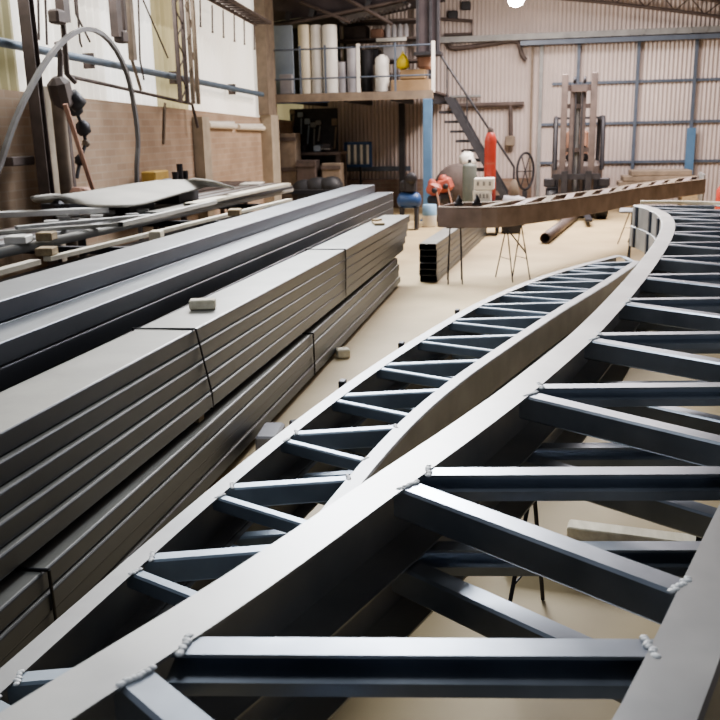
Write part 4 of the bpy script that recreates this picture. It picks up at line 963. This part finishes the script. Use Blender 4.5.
for px in (573, 583): MB().lathe((X_(px)-.03, FY-.02, Zp(80)), [(.02, 0), (.06, .005), (.06, .05), (.02, .055)], 14, V((1, 0, 0))).build('chain_wheel', 'dark', t)
for px in (574.5, 581): MB().box((X_(px), FY-.07, (Zp(82)+.5)/2), (.025, .015, Zp(82)-.5)).build('lift_chain', 'dark', t)
for z in (.45, .8): MB().box((X_(578), FY-.1, z), (.85, .06, .1)).build('carriage_bar', 'dark', t)
for px in (566, 590):
    MB().box((X_(px), FY-.15, .5), (.11, .04, .8)).build('fork', 'dark', t)
    MB().box((X_(px), FY-.65, .11), (.11, 1.0, .04)).build('fork', 'dark', t)
# overhead guard
gz = Zp(118, FY+.9)
xl_, xr_ = X_(556, FY+.5), X_(603, FY+.5)
for x in (xl_, xr_):
    MB().tube([(x, FY+.35, .9), (x, FY+.5, gz-.1), (x, FY+.6, gz), (x, FY+1.7, gz), (x, FY+1.85, gz-.1), (x, FY+1.9, .9)], .04, 8).build('guard_post', 'dark', t)
for k in range(6): MB().box(((xl_+xr_)/2, FY+.6+k*.22, gz), (xr_-xl_, .05, .035)).build('guard_slat', 'dark', t)
MB().box(((xl_+xr_)/2, FY+1.5, .65), (xr_-xl_+.1, 1.3, .75), bev=.08).build('counterweight', 'mastbrown', t)
MB().box(((xl_+xr_)/2, FY+.62, .5), (xr_-xl_+.02, .6, .6), bev=.05).build('cowl', 'dark', t)
MB().box(((xl_+xr_)/2, FY+1.2, 1.1), (.42, .45, .14), bev=.04).build('seat', 'black', t)
MB().box(((xl_+xr_)/2, FY+1.4, 1.35), (.42, .12, .5), bev=.04).build('backrest', 'skinpink', t)
for s, x in ((-1, xl_-.04), (1, xr_+.04)):
    for y, r in ((FY+.38, .3), (FY+1.75, .24)): 
        o = MB().lathe((x-.11, y, r), [(.08, 0), (r*.9, 0), (r, .03), (r, .18), (r*.9, .21), (.08, .21)], 22, V((1, 0, 0))).build('wheel', 'black', t)
        MB().lathe((x-.115, y, r), [(.04, 0), (r*.5, .002), (r*.5, .215), (.04, .217)], 14, V((1, 0, 0))).build('hub', 'grey', o)
for px in (551.5, 607): MB().box((X_(px), FY+.2, Zp(183)), (.22, .06, .16), bev=.02).build('lamp', 'dark', t)
MB().tube([((xl_+xr_)/2, FY+.7, .8), ((xl_+xr_)/2, FY+.95, 1.25)], .02, 6).build('steering_column', 'dark', t)
MB().lathe(((xl_+xr_)/2, FY+.95, 1.25), [(.16, 0), (.18, .015), (.16, .03), (.14, .015)], 18, V((0, .5, .86))).build('steering_wheel', 'black', t)

# ================================================================== LIGHT
def area(name, loc, size, power, col, target, spread=180):
    l = bpy.data.lights.new(name, 'AREA'); l.shape = 'RECTANGLE'; l.size, l.size_y = size; l.energy = power; l.color = col; l.spread = math.radians(spread)
    o = bpy.data.objects.new(name, l); C.objects.link(o); o.location = loc
    o.rotation_euler = (V(target)-V(loc)).to_track_quat('-Z', 'Y').to_euler(); return o
area('roof_light_back', (.6, 15.5, 5.3), (4, 3), 540, (1, .905, .875), (.6, 15.3, 0), 150)
area('roof_light_middle', (-2.3, 11.0, 5.4), (3, 4), 560, (.93, .96, 1), (-.2, 4.2, 0), 135)
area('daylight_left', (WX+.35, 10, 3.9), (8, 2), 170, (1, .97, .93), (0, 10, 1.2))
area('roof_light_near', (-1.2, 3.6, 5.3), (1.5, 1.5), 26, (.88, .94, 1), (-.6, 3.2, 0), 120)
pl = bpy.data.lights.new('lamp_glow', 'POINT'); pl.energy = 160; pl.color = (1, .9, .8); pl.shadow_soft_size = .15
po = bpy.data.objects.new('lamp_glow', pl); C.objects.link(po); po.location = aty(516, -1, 16.5)-V((0, 0, .3))
w = bpy.data.worlds.new('world'); bpy.context.scene.world = w; w.use_nodes = True
w.node_tree.nodes['Background'].inputs[0].default_value = (.52, .57, .65, 1); w.node_tree.nodes['Background'].inputs[1].default_value = .22
sc = bpy.context.scene
sc.view_settings.view_transform = 'AgX'; sc.view_settings.look = 'AgX - Medium High Contrast'; sc.view_settings.exposure = .55
cam.dof.use_dof = True; cam.dof.focus_distance = 2.8; cam.dof.aperture_fstop = 7.5
